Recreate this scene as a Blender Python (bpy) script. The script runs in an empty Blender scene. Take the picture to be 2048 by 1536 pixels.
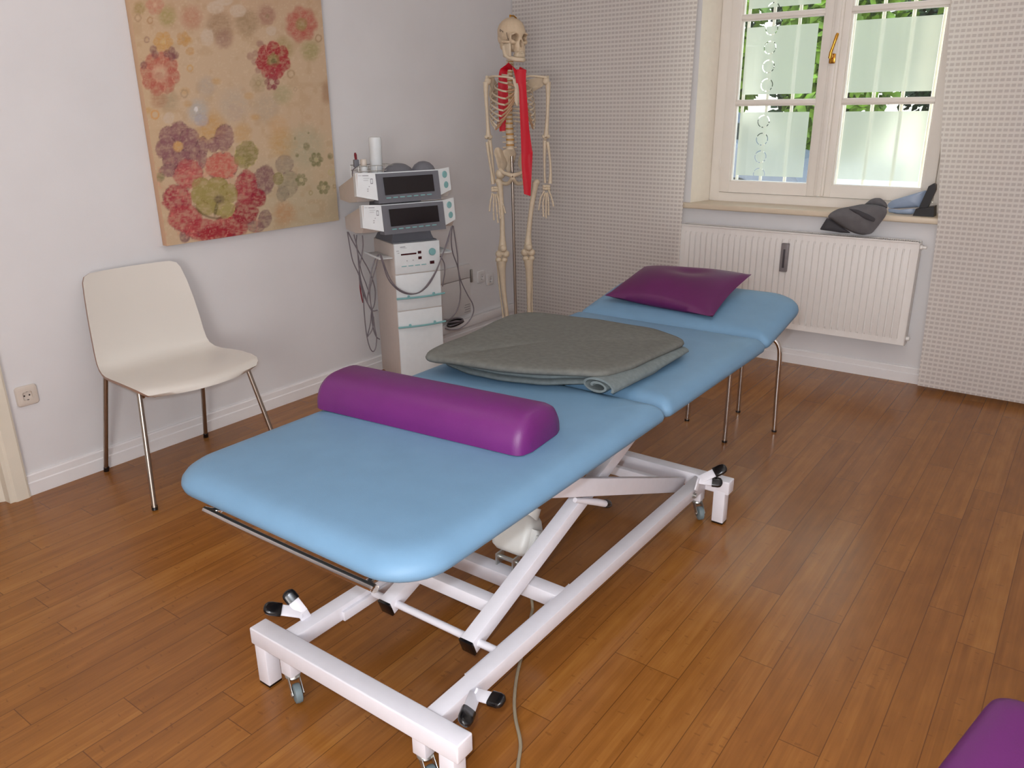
import bpy, bmesh, math, random
import numpy as np
from mathutils import Vector, Matrix, noise as mnoise
random.seed(7)
PI = math.pi
COL = bpy.context.scene.collection

# ------------------------------------------------------------------ camera model (frame 2048x1536)
F = 1580.473
CAM = np.array([3.279, -4.623, 1.45])
RW = np.array([[0.80737, 0.58992, -0.01104], [0.18536, -0.27125, -0.94449], [-0.56017, 0.76052, -0.32834]])
_u, _s, _v = np.linalg.svd(RW); RW = _u @ _v
def ray(x, y): return RW.T @ np.array([(x-1024)/F, (y-768)/F, 1.0])
def plane(x, y, p, n):
    d = ray(x, y); p = np.array(p, float); n = np.array(n, float)
    return Vector(CAM + ((p-CAM) @ n)/(d @ n)*d)
def atz(x, y, z=0.0): return plane(x, y, (0, 0, z), (0, 0, 1))
def atx(x, y, X): return plane(x, y, (X, 0, 0), (1, 0, 0))
def aty(x, y, Y): return plane(x, y, (0, Y, 0), (0, 1, 0))

# ------------------------------------------------------------------ materials
def lin(c):
    return tuple(((v/255)/12.92 if v/255 <= 0.04045 else ((v/255+0.055)/1.055)**2.4) for v in c)
def new_mat(name):
    m = bpy.data.materials.new(name); m.use_nodes = True
    return m, m.node_tree, m.node_tree.nodes['Principled BSDF']
def mat(name, rgb, rough=0.5, metal=0.0, spec=0.5, var=0.06, scale=30, bump=0.0, bscale=200, coat=0.0):
    m, nt, b = new_mat(name)
    c = lin(rgb)
    b.inputs['Roughness'].default_value = rough
    b.inputs['Metallic'].default_value = metal
    b.inputs['Specular IOR Level'].default_value = spec
    if coat: b.inputs['Coat Weight'].default_value = coat; b.inputs['Coat Roughness'].default_value = 0.15
    tc = nt.nodes.new('ShaderNodeTexCoord')
    n = nt.nodes.new('ShaderNodeTexNoise'); n.inputs['Scale'].default_value = scale; n.inputs['Detail'].default_value = 3
    nt.links.new(tc.outputs['Object'], n.inputs['Vector'])
    r = nt.nodes.new('ShaderNodeValToRGB')
    r.color_ramp.elements[0].position = 0.3; r.color_ramp.elements[1].position = 0.7
    r.color_ramp.elements[0].color = (*[v*(1-var) for v in c], 1)
    r.color_ramp.elements[1].color = (*[min(1, v*(1+var)) for v in c], 1)
    nt.links.new(n.outputs['Fac'], r.inputs['Fac']); nt.links.new(r.outputs['Color'], b.inputs['Base Color'])
    if bump:
        n2 = nt.nodes.new('ShaderNodeTexNoise'); n2.inputs['Scale'].default_value = bscale; n2.inputs['Detail'].default_value = 2
        nt.links.new(tc.outputs['Object'], n2.inputs['Vector'])
        bp = nt.nodes.new('ShaderNodeBump'); bp.inputs['Strength'].default_value = bump; bp.inputs['Distance'].default_value = 0.002
        nt.links.new(n2.outputs['Fac'], bp.inputs['Height']); nt.links.new(bp.outputs['Normal'], b.inputs['Normal'])
    return m
class N:
    """tiny node helper"""
    def __init__(s, nt): s.nt = nt
    def n(s, t, **k):
        x = s.nt.nodes.new(t)
        for a, v in k.items(): setattr(x, a, v)
        return x
    def link(s, a, b): s.nt.links.new(a, b)
    def math(s, op, a, b=None, c=None):
        x = s.nt.nodes.new('ShaderNodeMath'); x.operation = op
        for i, v in enumerate((a, b, c)):
            if v is None: continue
            if isinstance(v, (int, float)): x.inputs[i].default_value = v
            else: s.nt.links.new(v, x.inputs[i])
        return x.outputs[0]
    def mix(s, fac, a, b, mode='MIX'):
        x = s.nt.nodes.new('ShaderNodeMix'); x.data_type = 'RGBA'; x.blend_type = mode
        for i, v in ((0, fac), (6, a), (7, b)):
            if isinstance(v, (int, float)): x.inputs[i].default_value = v
            elif isinstance(v, tuple): x.inputs[i].default_value = (*v, 1)
            else: s.nt.links.new(v, x.inputs[i])
        return x.outputs[2]
    def comb(s, x, y, z=0.0):
        c = s.nt.nodes.new('ShaderNodeCombineXYZ')
        for i, v in enumerate((x, y, z)):
            if isinstance(v, (int, float)): c.inputs[i].default_value = v
            else: s.nt.links.new(v, c.inputs[i])
        return c.outputs[0]

def floor_mat():
    m, nt, b = new_mat('bamboo floor'); h = N(nt)
    tc = h.n('ShaderNodeTexCoord'); sp = h.n('ShaderNodeSeparateXYZ'); h.link(tc.outputs['Object'], sp.inputs[0])
    X, Y = sp.outputs[0], sp.outputs[1]
    W, L = 0.0962, 0.96
    xr = h.math('DIVIDE', h.math('ADD', X, 10.004), W); row = h.math('FLOOR', xr); fx = h.math('FRACT', xr)
    wn = h.n('ShaderNodeTexWhiteNoise', noise_dimensions='1D'); h.link(row, wn.inputs['W'])
    yr = h.math('ADD', h.math('DIVIDE', h.math('ADD', Y, 20), L), wn.outputs['Value'])
    col = h.math('FLOOR', yr); fy = h.math('FRACT', yr)
    wn2 = h.n('ShaderNodeTexWhiteNoise', noise_dimensions='2D'); h.link(h.comb(row, col), wn2.inputs['Vector'])
    # strips inside a plank
    st = h.math('FLOOR', h.math('MULTIPLY', fx, 5))
    wn3 = h.n('ShaderNodeTexWhiteNoise', noise_dimensions='3D'); h.link(h.comb(row, col, st), wn3.inputs['Vector'])
    gr = h.n('ShaderNodeTexNoise'); gr.inputs['Scale'].default_value = 1; gr.inputs['Detail'].default_value = 4; gr.inputs['Roughness'].default_value = 0.6
    h.link(h.comb(h.math('MULTIPLY', X, 110), h.math('MULTIPLY', Y, 3.5), h.math('MULTIPLY', wn2.outputs['Value'], 40)), gr.inputs['Vector'])
    bl = h.n('ShaderNodeTexNoise'); bl.inputs['Scale'].default_value = 1; bl.inputs['Detail'].default_value = 2
    h.link(h.comb(h.math('MULTIPLY', X, 26), h.math('MULTIPLY', Y, 7), row), bl.inputs['Vector'])
    t = h.math('ADD', h.math('MULTIPLY', wn2.outputs['Value'], 0.30), h.math('MULTIPLY', wn3.outputs['Value'], 0.2))
    t = h.math('ADD', t, h.math('MULTIPLY', h.math('SUBTRACT', gr.outputs['Fac'], 0.5), 0.55))
    t = h.math('ADD', t, h.math('MULTIPLY', h.math('SUBTRACT', bl.outputs['Fac'], 0.5), 0.5))
    t = h.math('ADD', t, 0.25)
    r = h.n('ShaderNodeValToRGB'); e = r.color_ramp.elements
    e[0].position = 0.05; e[0].color = (*lin((118, 70, 26)), 1)
    e[1].position = 0.95; e[1].color = (*lin((166, 112, 52)), 1)
    k = e.new(0.5); k.color = (*lin((142, 89, 37)), 1)
    h.link(t, r.inputs['Fac'])
    # bamboo knots: short dark cross marks
    kn = h.n('ShaderNodeTexNoise'); kn.inputs['Scale'].default_value = 1; kn.inputs['Detail'].default_value = 1
    h.link(h.comb(h.math('MULTIPLY', X, 32), h.math('MULTIPLY', Y, 70), wn2.outputs['Value']), kn.inputs['Vector'])
    kmask = h.math('MULTIPLY', h.math('GREATER_THAN', kn.outputs['Fac'], 0.72), 0.35)
    c = h.mix(kmask, r.outputs['Color'], lin((100, 55, 24)))
    gx = h.math('LESS_THAN', h.math('MINIMUM', fx, h.math('SUBTRACT', 1, fx)), 0.012)
    gy = h.math('LESS_THAN', h.math('MINIMUM', fy, h.math('SUBTRACT', 1, fy)), 0.0012)
    gap = h.math('MULTIPLY', h.math('MAXIMUM', gx, gy), 0.6)
    c = h.mix(gap, c, lin((60, 30, 12)))
    h.link(c, b.inputs['Base Color'])
    rr = h.math('ADD', 0.17, h.math('MULTIPLY', gr.outputs['Fac'], 0.14)); h.link(rr, b.inputs['Roughness'])
    b.inputs['Specular IOR Level'].default_value = 0.42
    bp = h.n('ShaderNodeBump'); bp.inputs['Strength'].default_value = 0.12; bp.inputs['Distance'].default_value = 0.002
    h.link(h.math('SUBTRACT', h.math('MULTIPLY', gr.outputs['Fac'], 0.3), gap), bp.inputs['Height']); h.link(bp.outputs['Normal'], b.inputs['Normal'])
    return m
def fabric_panel_mat():
    m, nt, b = new_mat('woven panel fabric'); h = N(nt)
    tc = h.n('ShaderNodeTexCoord'); sp = h.n('ShaderNodeSeparateXYZ'); h.link(tc.outputs['Object'], sp.inputs[0])
    P = 0.0245
    fx = h.math('FRACT', h.math('DIVIDE', h.math('ADD', sp.outputs[0], 5), P)); fz = h.math('FRACT', h.math('DIVIDE', h.math('ADD', sp.outputs[2], 5), P))
    inx = h.math('LESS_THAN', h.math('ABSOLUTE', h.math('SUBTRACT', fx, 0.5)), 0.34)
    inz = h.math('LESS_THAN', h.math('ABSOLUTE', h.math('SUBTRACT', fz, 0.5)), 0.27)
    mask = h.math('MULTIPLY', inx, inz)
    mask = h.math('ADD', h.math('MULTIPLY', mask, 0.8), h.math('MULTIPLY', inz, 0.2))
    c = h.mix(mask, lin((240, 234, 230)), lin((221, 213, 209)))
    nz = h.n('ShaderNodeTexNoise'); nz.inputs['Scale'].default_value = 900; h.link(tc.outputs['Object'], nz.inputs['Vector'])
    c = h.mix(0.12, c, nz.outputs['Color'], 'OVERLAY')
    h.link(c, b.inputs['Base Color']); b.inputs['Roughness'].default_value = 0.9; b.inputs['Specular IOR Level'].default_value = 0.1
    tr = h.n('ShaderNodeBsdfTranslucent'); h.link(h.mix(mask, lin((250, 246, 236)), lin((205, 198, 188))), tr.inputs['Color'])
    mx = h.n('ShaderNodeMixShader'); mx.inputs[0].default_value = 0.4
    h.link(b.outputs[0], mx.inputs[1]); h.link(tr.outputs[0], mx.inputs[2])
    h.link(mx.outputs[0], nt.nodes['Material Output'].inputs['Surface'])
    return m
def glass_mat():
    m, nt, b = new_mat('clear glass'); h = N(nt)
    t = h.n('ShaderNodeBsdfTransparent'); t.inputs[0].default_value = (0.95, 0.97, 0.95, 1)
    g = h.n('ShaderNodeBsdfGlossy'); g.inputs['Roughness'].default_value = 0.02
    mx = h.n('ShaderNodeMixShader'); mx.inputs[0].default_value = 0.04
    h.link(t.outputs[0], mx.inputs[1]); h.link(g.outputs[0], mx.inputs[2]); h.link(mx.outputs[0], nt.nodes['Material Output'].inputs['Surface'])
    return m
def film_mat(name, rings, cx=1.585):
    m, nt, b = new_mat(name); h = N(nt)
    tr = h.n('ShaderNodeBsdfTranslucent'); tr.inputs[0].default_value = (*lin((220, 222, 204)), 1)
    rf = h.n('ShaderNodeBsdfRefraction'); rf.inputs['IOR'].default_value = 1.08; rf.inputs['Roughness'].default_value = 0.55; rf.inputs['Color'].default_value = (*lin((230, 232, 218)), 1)
    df = h.n('ShaderNodeBsdfDiffuse'); df.inputs[0].default_value = (*lin((206, 210, 200)), 1)
    m1 = h.n('ShaderNodeMixShader'); m1.inputs[0].default_value = 0.4; h.link(tr.outputs[0], m1.inputs[1]); h.link(rf.outputs[0], m1.inputs[2])
    m2 = h.n('ShaderNodeMixShader'); m2.inputs[0].default_value = 0.3; h.link(m1.outputs[0], m2.inputs[1]); h.link(df.outputs[0], m2.inputs[2])
    out = m2.outputs[0]
    if rings:
        tc = h.n('ShaderNodeTexCoord'); sp = h.n('ShaderNodeSeparateXYZ'); h.link(tc.outputs['Object'], sp.inputs[0])
        dx = h.math('SUBTRACT', sp.outputs[0], cx)
        dz = h.math('MULTIPLY', h.math('SUBTRACT', h.math('FRACT', h.math('DIVIDE', h.math('SUBTRACT', sp.outputs[2], 0.0165), 0.1)), 0.5), 0.1)
        d = h.math('SQRT', h.math('ADD', h.math('MULTIPLY', dx, dx), h.math('MULTIPLY', dz, dz)))
        ring = h.math('LESS_THAN', h.math('ABSOLUTE', h.math('SUBTRACT', d, 0.0335)), 0.0022)
        ang = h.math('ARCTAN2', dz, dx)
        brk = h.math('GREATER_THAN', h.math('SINE', h.math('MULTIPLY', ang, 4.0)), -0.9)
        t = h.n('ShaderNodeBsdfTransparent'); m3 = h.n('ShaderNodeMixShader')
        h.link(h.math('MULTIPLY', ring, brk), m3.inputs[0]); h.link(out, m3.inputs[1]); h.link(t.outputs[0], m3.inputs[2]); out = m3.outputs[0]
    h.link(out, nt.nodes['Material Output'].inputs['Surface'])
    return m
def vcol_mat(name, rough=0.7, spec=0.3, bump=0.0, sss=0.0):
    m, nt, b = new_mat(name); h = N(nt)
    a = h.n('ShaderNodeVertexColor'); a.layer_name = 'Col'; h.link(a.outputs['Color'], b.inputs['Base Color'])
    b.inputs['Roughness'].default_value = rough; b.inputs['Specular IOR Level'].default_value = spec
    if bump:
        tc = h.n('ShaderNodeTexCoord'); nz = h.n('ShaderNodeTexNoise'); nz.inputs['Scale'].default_value = 500; h.link(tc.outputs['Object'], nz.inputs['Vector'])
        bp = h.n('ShaderNodeBump'); bp.inputs['Strength'].default_value = bump; bp.inputs['Distance'].default_value = 0.001
        h.link(nz.outputs['Fac'], bp.inputs['Height']); h.link(bp.outputs['Normal'], b.inputs['Normal'])
    return m

M = {}
M['wall'] = mat('white wall paint', (217, 215, 216), 0.85, spec=0.2, var=0.02, scale=4, bump=0.12, bscale=350)
M['white_trim'] = mat('white trim paint', (236, 229, 220), 0.45, var=0.02, scale=8)
M['cream'] = mat('cream gloss paint', (222, 214, 198), 0.35, var=0.03, scale=8)
M['reveal'] = mat('wall paint with window light', (246, 238, 224), 0.7, spec=0.2, var=0.02)  # wall colour made lighter and creamier to carry the window light on the reveals
M['sill'] = mat('cream window sill', (214, 198, 176), 0.4, var=0.03, scale=12)
M['ceiling'] = mat('white ceiling', (235, 232, 228), 0.9, var=0.02)
M['floor'] = floor_mat()
M['panel'] = fabric_panel_mat()
M['glass'] = glass_mat()
M['film_plain'] = film_mat('frosted film', False)
M['film_rings'] = film_mat('frosted film with clear rings', True)
M['blue'] = mat('light blue vinyl', (106, 141, 169), 0.5, spec=0.35, var=0.03, scale=14, bump=0.10, bscale=420)
M['purple'] = mat('purple vinyl', (98, 26, 98), 0.45, spec=0.45, var=0.04, scale=12, bump=0.15, bscale=420)
M['plum'] = mat('dark purple vinyl', (84, 22, 74), 0.4, spec=0.4, var=0.08, scale=9, bump=0.15, bscale=300)
M['frame_white'] = mat('white powder coat', (225, 222, 228), 0.38, var=0.02, bump=0.06, bscale=600)
M['rubber'] = mat('black rubber', (14, 12, 14), 0.25, spec=0.6)
M['black'] = mat('black plastic', (20, 18, 20), 0.35)
M['chrome'] = mat('chrome', (205, 200, 196), 0.12, metal=1.0, var=0.02)
M['steel'] = mat('brushed steel', (170, 160, 150), 0.28, metal=1.0, var=0.04)
M['zinc'] = mat('zinc plated steel', (190, 190, 186), 0.3, metal=0.9, var=0.05)
M['caster'] = mat('grey caster tyre', (110, 124, 128), 0.5)
M['motor'] = mat('light grey motor plastic', (205, 203, 198), 0.42, var=0.02)
M['blanket'] = mat('grey fleece', (106, 106, 101), 0.95, spec=0.1, var=0.10, scale=60, bump=0.5, bscale=700)
M['blanket_low'] = mat('grey fleece underside', (112, 120, 120), 0.95, spec=0.1, var=0.10, scale=60, bump=0.5, bscale=700)
M['shell'] = mat('off white chair shell', (212, 206, 198), 0.3, spec=0.5, var=0.01, scale=5)
M['shell_edge'] = mat('brown shell edge', (150, 120, 104), 0.5)
M['device'] = mat('white device housing', (216, 220, 222), 0.45, var=0.02)
M['device_side'] = mat('beige device casing', (196, 184, 176), 0.5, var=0.02)
M['device_grey'] = mat('dark grey device plastic', (104, 105, 112), 0.5, var=0.03)
M['screen'] = mat('dark display glass', (20, 14, 17), 0.18, spec=0.6)
M['led'] = mat('dark red display', (58, 14, 22), 0.25)
M['teal'] = mat('teal plastic', (122, 170, 172), 0.4, var=0.03)
M['print'] = mat('grey print', (120, 118, 124), 0.6)
M['cable'] = mat('grey cable', (112, 104, 110), 0.45)
M['cable_pale'] = mat('pale grey cable', (150, 138, 116), 0.5)
M['red_tip'] = mat('dark red plug', (112, 20, 36), 0.4)
M['bone'] = mat('ivory bone plastic', (208, 191, 166), 0.5, var=0.06, scale=40, bump=0.15, bscale=150)
M['bone_dark'] = mat('tan cartilage', (172, 134, 102), 0.55, var=0.06)
M['disc'] = mat('ochre spinal disc', (178, 132, 66), 0.5)
M['red_band'] = mat('red latex band', (196, 8, 36), 0.5, spec=0.3, var=0.04)
M['radiator'] = mat('white radiator enamel', (232, 228, 224), 0.4, var=0.01)
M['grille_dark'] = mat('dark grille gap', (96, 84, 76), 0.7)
M['meter'] = mat('grey heat meter', (128, 122, 124), 0.4)
M['meter_dark'] = mat('dark meter window', (70, 66, 70), 0.3)
M['brass'] = mat('polished brass', (196, 142, 58), 0.2, metal=1.0)
M['socket'] = mat('cream socket plastic', (208, 197, 186), 0.35, var=0.01)
M['socket_white'] = mat('white socket plastic', (214, 211, 210), 0.4, var=0.01)
M['board'] = mat('white baseboard paint', (228, 225, 225), 0.45, var=0.02, scale=8)
M['jacket'] = mat('dark grey cloth', (108, 106, 108), 0.85, spec=0.2, var=0.10, scale=25, bump=0.3, bscale=500)
M['jacket_in_shade'] = mat('lining and crease shade cloth', (64, 62, 66), 0.8)  # lining, and also the painted shade in the jacket fold
M['bag'] = mat('pale blue plastic', (150, 166, 190), 0.35, var=0.06, scale=20)
M['leaf'] = mat('green leaves', (112, 142, 42), 0.6, var=0.5, scale=6)
M['leaf_dark'] = mat('dark green leaves', (60, 84, 40), 0.6, var=0.5, scale=6)
M['bark'] = mat('bark', (84, 66, 50), 0.9, var=0.2)
M['asphalt'] = mat('asphalt', (120, 116, 112), 0.9, var=0.15)
M['grille'] = mat('white window bars', (236, 230, 216), 0.4)
M['car'] = mat('white car paint', (235, 235, 238), 0.2)
M['car_red'] = mat('silver car paint', (120, 124, 132), 0.25)
M['car_glass'] = mat('dark car glass', (30, 36, 44), 0.1)
M['plaster_out'] = mat('pale facade', (226, 220, 206), 0.9, var=0.04)

# ------------------------------------------------------------------ mesh helpers
def obj(name, bm, m, parent=None, smooth=40, label=None):
    me = bpy.data.meshes.new(name)
    bmesh.ops.recalc_face_normals(bm, faces=bm.faces[:])
    bm.to_mesh(me); bm.free()
    if smooth:
        for p in me.polygons: p.use_smooth = True
        me.set_sharp_from_angle(angle=math.radians(smooth))
    if isinstance(m, (list, tuple)):
        for x in m: me.materials.append(x)
    else: me.materials.append(m)
    o = bpy.data.objects.new(name, me); COL.objects.link(o)
    if parent is not None:
        o.parent = parent
        o.matrix_parent_inverse = Matrix.LocRotScale(parent.location, parent.rotation_euler, None).inverted() if parent.parent is None and parent.type == 'EMPTY' else Matrix.Identity(4)
    if label: o['label'] = label
    return o
def tag(o, label, cat, group=None, kind=None):
    o['label'] = label; o['category'] = cat
    if group: o['group'] = group
    if kind: o['kind'] = kind
    return o
def thing(name, loc, label, cat, group=None):
    o = bpy.data.objects.new(name, None); COL.objects.link(o); o.location = loc; o.empty_display_size = 0.1
    return tag(o, label, cat, group)
def struct(name, bm, m, parent=None, smooth=40):
    o = obj(name, bm, m, parent, smooth); o['kind'] = 'structure'; return o
BM = bmesh.new
def merge(bm, b2, mtx=None):
    if mtx is not None: b2.transform(mtx)
    me = bpy.data.meshes.new('t'); b2.to_mesh(me); b2.free(); bm.from_mesh(me); bpy.data.meshes.remove(me)
def box(bm, x0, x1, y0, y1, z0, z1, bev=0.0, seg=2, mtx=None, mi=0):
    b = BM(); bmesh.ops.create_cube(b, size=1)
    for v in b.verts: v.co = Vector(((x0+x1)/2+v.co.x*(x1-x0), (y0+y1)/2+v.co.y*(y1-y0), (z0+z1)/2+v.co.z*(z1-z0)))
    if bev: bmesh.ops.bevel(b, geom=b.edges[:]+b.verts[:], offset=bev, segments=seg, profile=0.5, affect='EDGES')
    for f in b.faces: f.material_index = mi
    merge(bm, b, mtx)
    return bm
def frame_m(o, x, y, z):
    m = Matrix.Identity(4)
    for i, a in enumerate((x, y, z)):
        for k in range(3): m[k][i] = a[k]
    for k in range(3): m[k][3] = o[k]
    return m
def bar(bm, p0, p1, w, h, up=(0, 0, 1), bev=0.003, ext=0.0):
    p0, p1, up = Vector(p0), Vector(p1), Vector(up)
    d = p1-p0; L = d.length; d.normalize(); s = d.cross(up).normalized(); u = s.cross(d)
    return box(bm, -w/2, w/2, -ext, L+ext, -h/2, h/2, bev, mtx=frame_m(p0, s, d, u))
def tube(bm, pts, r, seg=8, cap=True, flat=1.0, up=None, closed=False):
    pts = [Vector(p) for p in pts]; n = len(pts)
    rs = r if isinstance(r, (list, tuple)) else [r]*n
    rings = []; prev = None
    for i, p in enumerate(pts):
        a = pts[i-1] if i else (pts[-1] if closed else p); c = pts[(i+1) % n] if (i < n-1 or closed) else p
        t = (c-a).normalized() if (c-a).length > 1e-9 else Vector((0, 0, 1))
        if up is not None: s = t.cross(Vector(up))
        elif prev is None: s = t.cross(Vector((0.31, 0.22, 0.93)) if abs(t.z) < 0.9 else Vector((1, 0.1, 0)))
        else: s = prev - t*prev.dot(t)
        if s.length < 1e-6: s = t.orthogonal()
        s.normalize(); prev = s; u = s.cross(t)
        rings.append([bm.verts.new(p+(s*math.cos(2*PI*k/seg)*flat+u*math.sin(2*PI*k/seg))*rs[i]) for k in range(seg)])
    m = n if closed else n-1
    for i in range(m):
        A, B = rings[i], rings[(i+1) % n]
        for k in range(seg): bm.faces.new((A[k], A[(k+1) % seg], B[(k+1) % seg], B[k]))
    if cap and not closed:
        bm.faces.new(rings[0][::-1]); bm.faces.new(rings[-1])
    return bm
def spline(pts, k=6):
    pts = [Vector(p) for p in pts]; out = []
    P = [pts[0]*2-pts[1]]+pts+[pts[-1]*2-pts[-2]]
    for i in range(1, len(P)-2):
        a, b, c, d = P[i-1:i+3]
        for j in range(k):
            t = j/k
            out.append(0.5*((2*b)+(c-a)*t+(2*a-5*b+4*c-d)*t*t+(3*b-a-3*c+d)*t**3))
    out.append(pts[-1]); return out
def lathe(bm, prof, o=(0, 0, 0), axis=(0, 0, 1), seg=20, mi=0):
    o = Vector(o); a = Vector(axis).normalized(); s = a.orthogonal().normalized(); u = a.cross(s)
    rings = []
    for r, z in prof:
        if r < 1e-5: rings.append([bm.verts.new(o+a*z)])
        else: rings.append([bm.verts.new(o+a*z+(s*math.cos(2*PI*k/seg)+u*math.sin(2*PI*k/seg))*r) for k in range(seg)])
    for A, B in zip(rings, rings[1:]):
        for k in range(seg):
            q = [A[k % len(A)], A[(k+1) % len(A)], B[(k+1) % len(B)], B[k % len(B)]]
            q = [v for i, v in enumerate(q) if v not in q[:i]]
            if len(q) > 2:
                f = bm.faces.new(q); f.material_index = mi
    if len(rings[0]) > 1: bm.faces.new(rings[0][::-1]).material_index = mi
    if len(rings[-1]) > 1: bm.faces.new(rings[-1]).material_index = mi
    return bm
def ball(bm, c, r, sc=(1, 1, 1), seg=16, rot=None):
    b = BM(); bmesh.ops.create_uvsphere(b, u_segments=seg, v_segments=max(6, seg*2//3), radius=1)
    m = Matrix.Translation(Vector(c)) @ (rot.to_4x4() if rot else Matrix.Identity(4)) @ Matrix.Diagonal((r*sc[0], r*sc[1], r*sc[2], 1))
    merge(bm, b, m); return bm
def loft(bm, rings, cap0=True, cap1=True, closed=True):
    V = [[bm.verts.new(p) for p in r] for r in rings]; n = len(V[0])
    for A, B in zip(V, V[1:]):
        for k in range(n if closed else n-1): bm.faces.new((A[k], A[(k+1) % n], B[(k+1) % n], B[k]))
    if cap0: bm.faces.new(V[0][::-1])
    if cap1: bm.faces.new(V[-1])
    return bm
def rrect(x0, x1, y0, y1, r, n=8):
    """rounded rectangle outline, r = radius or 4 radii (x0y0, x1y0, x1y1, x0y1)"""
    rs = r if isinstance(r, (list, tuple)) else [r]*4; out = []
    for (cx, cy, a0, q) in ((x0, y0, PI, rs[0]), (x1, y0, 1.5*PI, rs[1]), (x1, y1, 0, rs[2]), (x0, y1, 0.5*PI, rs[3])):
        ox = cx+q if cx == x0 else cx-q; oy = cy+q if cy == y0 else cy-q
        for k in range(n+1):
            a = a0+0.5*PI*k/n; out.append((ox+q*math.cos(a), oy+q*math.sin(a)))
    return out
def slab(bm, x0, x1, y0, y1, rad, prof, n=8, mtx=None, crown=0.0):
    """padded slab: prof = [(inset, z)...] bottom to top"""
    rs = rad if isinstance(rad, (list, tuple)) else [rad]*4
    b = BM(); rings = []
    for ins, z in prof:
        rings.append([Vector((x, y, z)) for x, y in rrect(x0+ins, x1-ins, y0+ins, y1-ins, [max(0.004, q-ins*0.6) for q in rs], n)])
    cx, cy = (x0+x1)/2, (y0+y1)/2
    top = rings[-1]
    for s in (0.75, 0.45):
        rings.append([Vector((cx+(p.x-cx)*s, cy+(p.y-cy)*s, p.z+crown*(1-s*s))) for p in top])
    loft(b, rings); merge(bm, b, mtx); return bm
def inflate(bm, outline, nrm, th, rings=7, back=0.3, wob=0.0, seed=0, flatpow=0.5):
    """cushion-like body over a star-shaped 3D outline, bulging th along nrm and back*th behind"""
    nrm = Vector(nrm).normalized(); pts = [Vector(p) for p in outline]
    c = sum(pts, Vector())/len(pts)
    def ring(s, sign):
        hgt = th*(1-s**2)**flatpow*(1 if sign > 0 else -back)
        out = []
        for p in pts:
            q = c+(p-c)*s
            w = mnoise.noise(q*9+Vector((seed, seed, 0)))*wob*(1-s*0.3) if wob else 0
            out.append(q+nrm*(hgt+w*(1 if s < 0.999 else 0.3)))
        return out
    R = [ring(max(0.02, k/rings), 1) for k in range(rings+1)]
    R = R+[ring(k/rings, -1) for k in range(rings-1, 0, -1)]
    loft(bm, R); return bm
def dense(pts, n):
    """resample closed 2D/3D polygon"""
    pts = [Vector(p) for p in pts]; L = [(pts[(i+1) % len(pts)]-pts[i]).length for i in range(len(pts))]; T = sum(L); out = []
    for k in range(n):
        d = T*k/n; i = 0
        while d > L[i]: d -= L[i]; i += 1
        out.append(pts[i].lerp(pts[(i+1) % len(pts)], d/L[i]))
    return out
def smooth_loop(pts, it=1):
    for _ in range(it):
        n = len(pts); pts = [(pts[i-1]+pts[i]*2+pts[(i+1) % n])/4 for i in range(n)]
    return pts

# ================================================================== ROOM SHELL
XR, YB, ZC = 4.7, -6.2, 3.1
struct('floor', box(BM(), -0.6, XR, YB, 0.0, -0.1, 0.0), M['floor'])
struct('ceiling', box(BM(), -0.6, XR+0.3, YB-0.3, 0.5, ZC, ZC+0.2), M['ceiling'])
struct('wall_left', box(box(BM(), -0.3, 0.0, -3.535, 0.45, 0, ZC), -0.3, 0.0, YB, -4.45, 0, ZC), M['wall'])
_w = BM(); box(_w, -0.3, 0.0, -4.45, -3.535, 2.1, ZC); struct('wall_left_lintel', _w, M['wall'])
bm = BM()
box(bm, 0, 1.225, 0, 0.45, 0, ZC); box(bm, 1.225, 1.29, 0.3, 0.45, 0.865, 2.35)
loft(bm, [[Vector(p) for p in ((1.225, 0.3, z), (1.225, 0, z), (1.245, 0, z), (1.29, 0.2, z), (1.29, 0.3, z))] for z in (0.865, 2.35)])
box(bm, 1.225, 1.29, 0, 0.45, 0, 0.865); box(bm, 1.225, 1.29, 0, 0.45, 2.35, ZC)
box(bm, 1.29, 2.9, 0, 0.45, 0, 0.865)
box(bm, 1.29, 2.9, 0, 0.45, 2.35, ZC)
loft(bm, [[Vector(p) for p in ((2.86, 0, z), (XR, 0, z), (XR, 0.45, z), (2.62, 0.45, z), (2.62, 0.25, z))] for z in (0.865, 2.35)])
box(bm, 2.9, XR, 0, 0.45, 0, 0.865); box(bm, 2.9, XR, 0, 0.45, 2.35, ZC)
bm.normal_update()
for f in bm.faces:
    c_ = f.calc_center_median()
    if abs(f.normal.x) > 0.3 and 1.2 < c_.x < 2.9: f.material_index = 1  # reveal faces take the colour with window light painted in
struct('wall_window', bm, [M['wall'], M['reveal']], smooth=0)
struct('wall_right', box(BM(), XR, XR+0.2, YB, 0.45, 0, ZC), M['wall'])
struct('wall_back', box(BM(), -0.6, XR, YB-0.2, YB, 0, ZC), M['wall'])
# baseboards: tall board, bead, plinth
def baseboard(name, a, b, nrm):
    bm = BM(); a = Vector(a); b = Vector(b); n = Vector(nrm)
    prof = [(0, 0), (0.016, 0), (0.016, 0.052), (0.012, 0.056), (0.012, 0.083), (0.009, 0.088), (0, 0.089)]
    loft(bm, [[p+n*o+Vector((0, 0, z)) for o, z in prof] for p in (a, b)])
    return struct(name, bm, M['board'], smooth=0)
baseboard('baseboard_left', (0, -3.468, 0), (0, -0.02, 0), (1, 0, 0))
baseboard('baseboard_window', (0.0, 0, 0), (2.75, 0, 0), (0, -1, 0))
# cable trunking along the left wall beyond the cabinet
bm = BM(); box(bm, 0.0, 0.034, -1.2, -0.16, 0.089, 0.142, 0.004); struct('trim_1', bm, M['board'])
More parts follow.
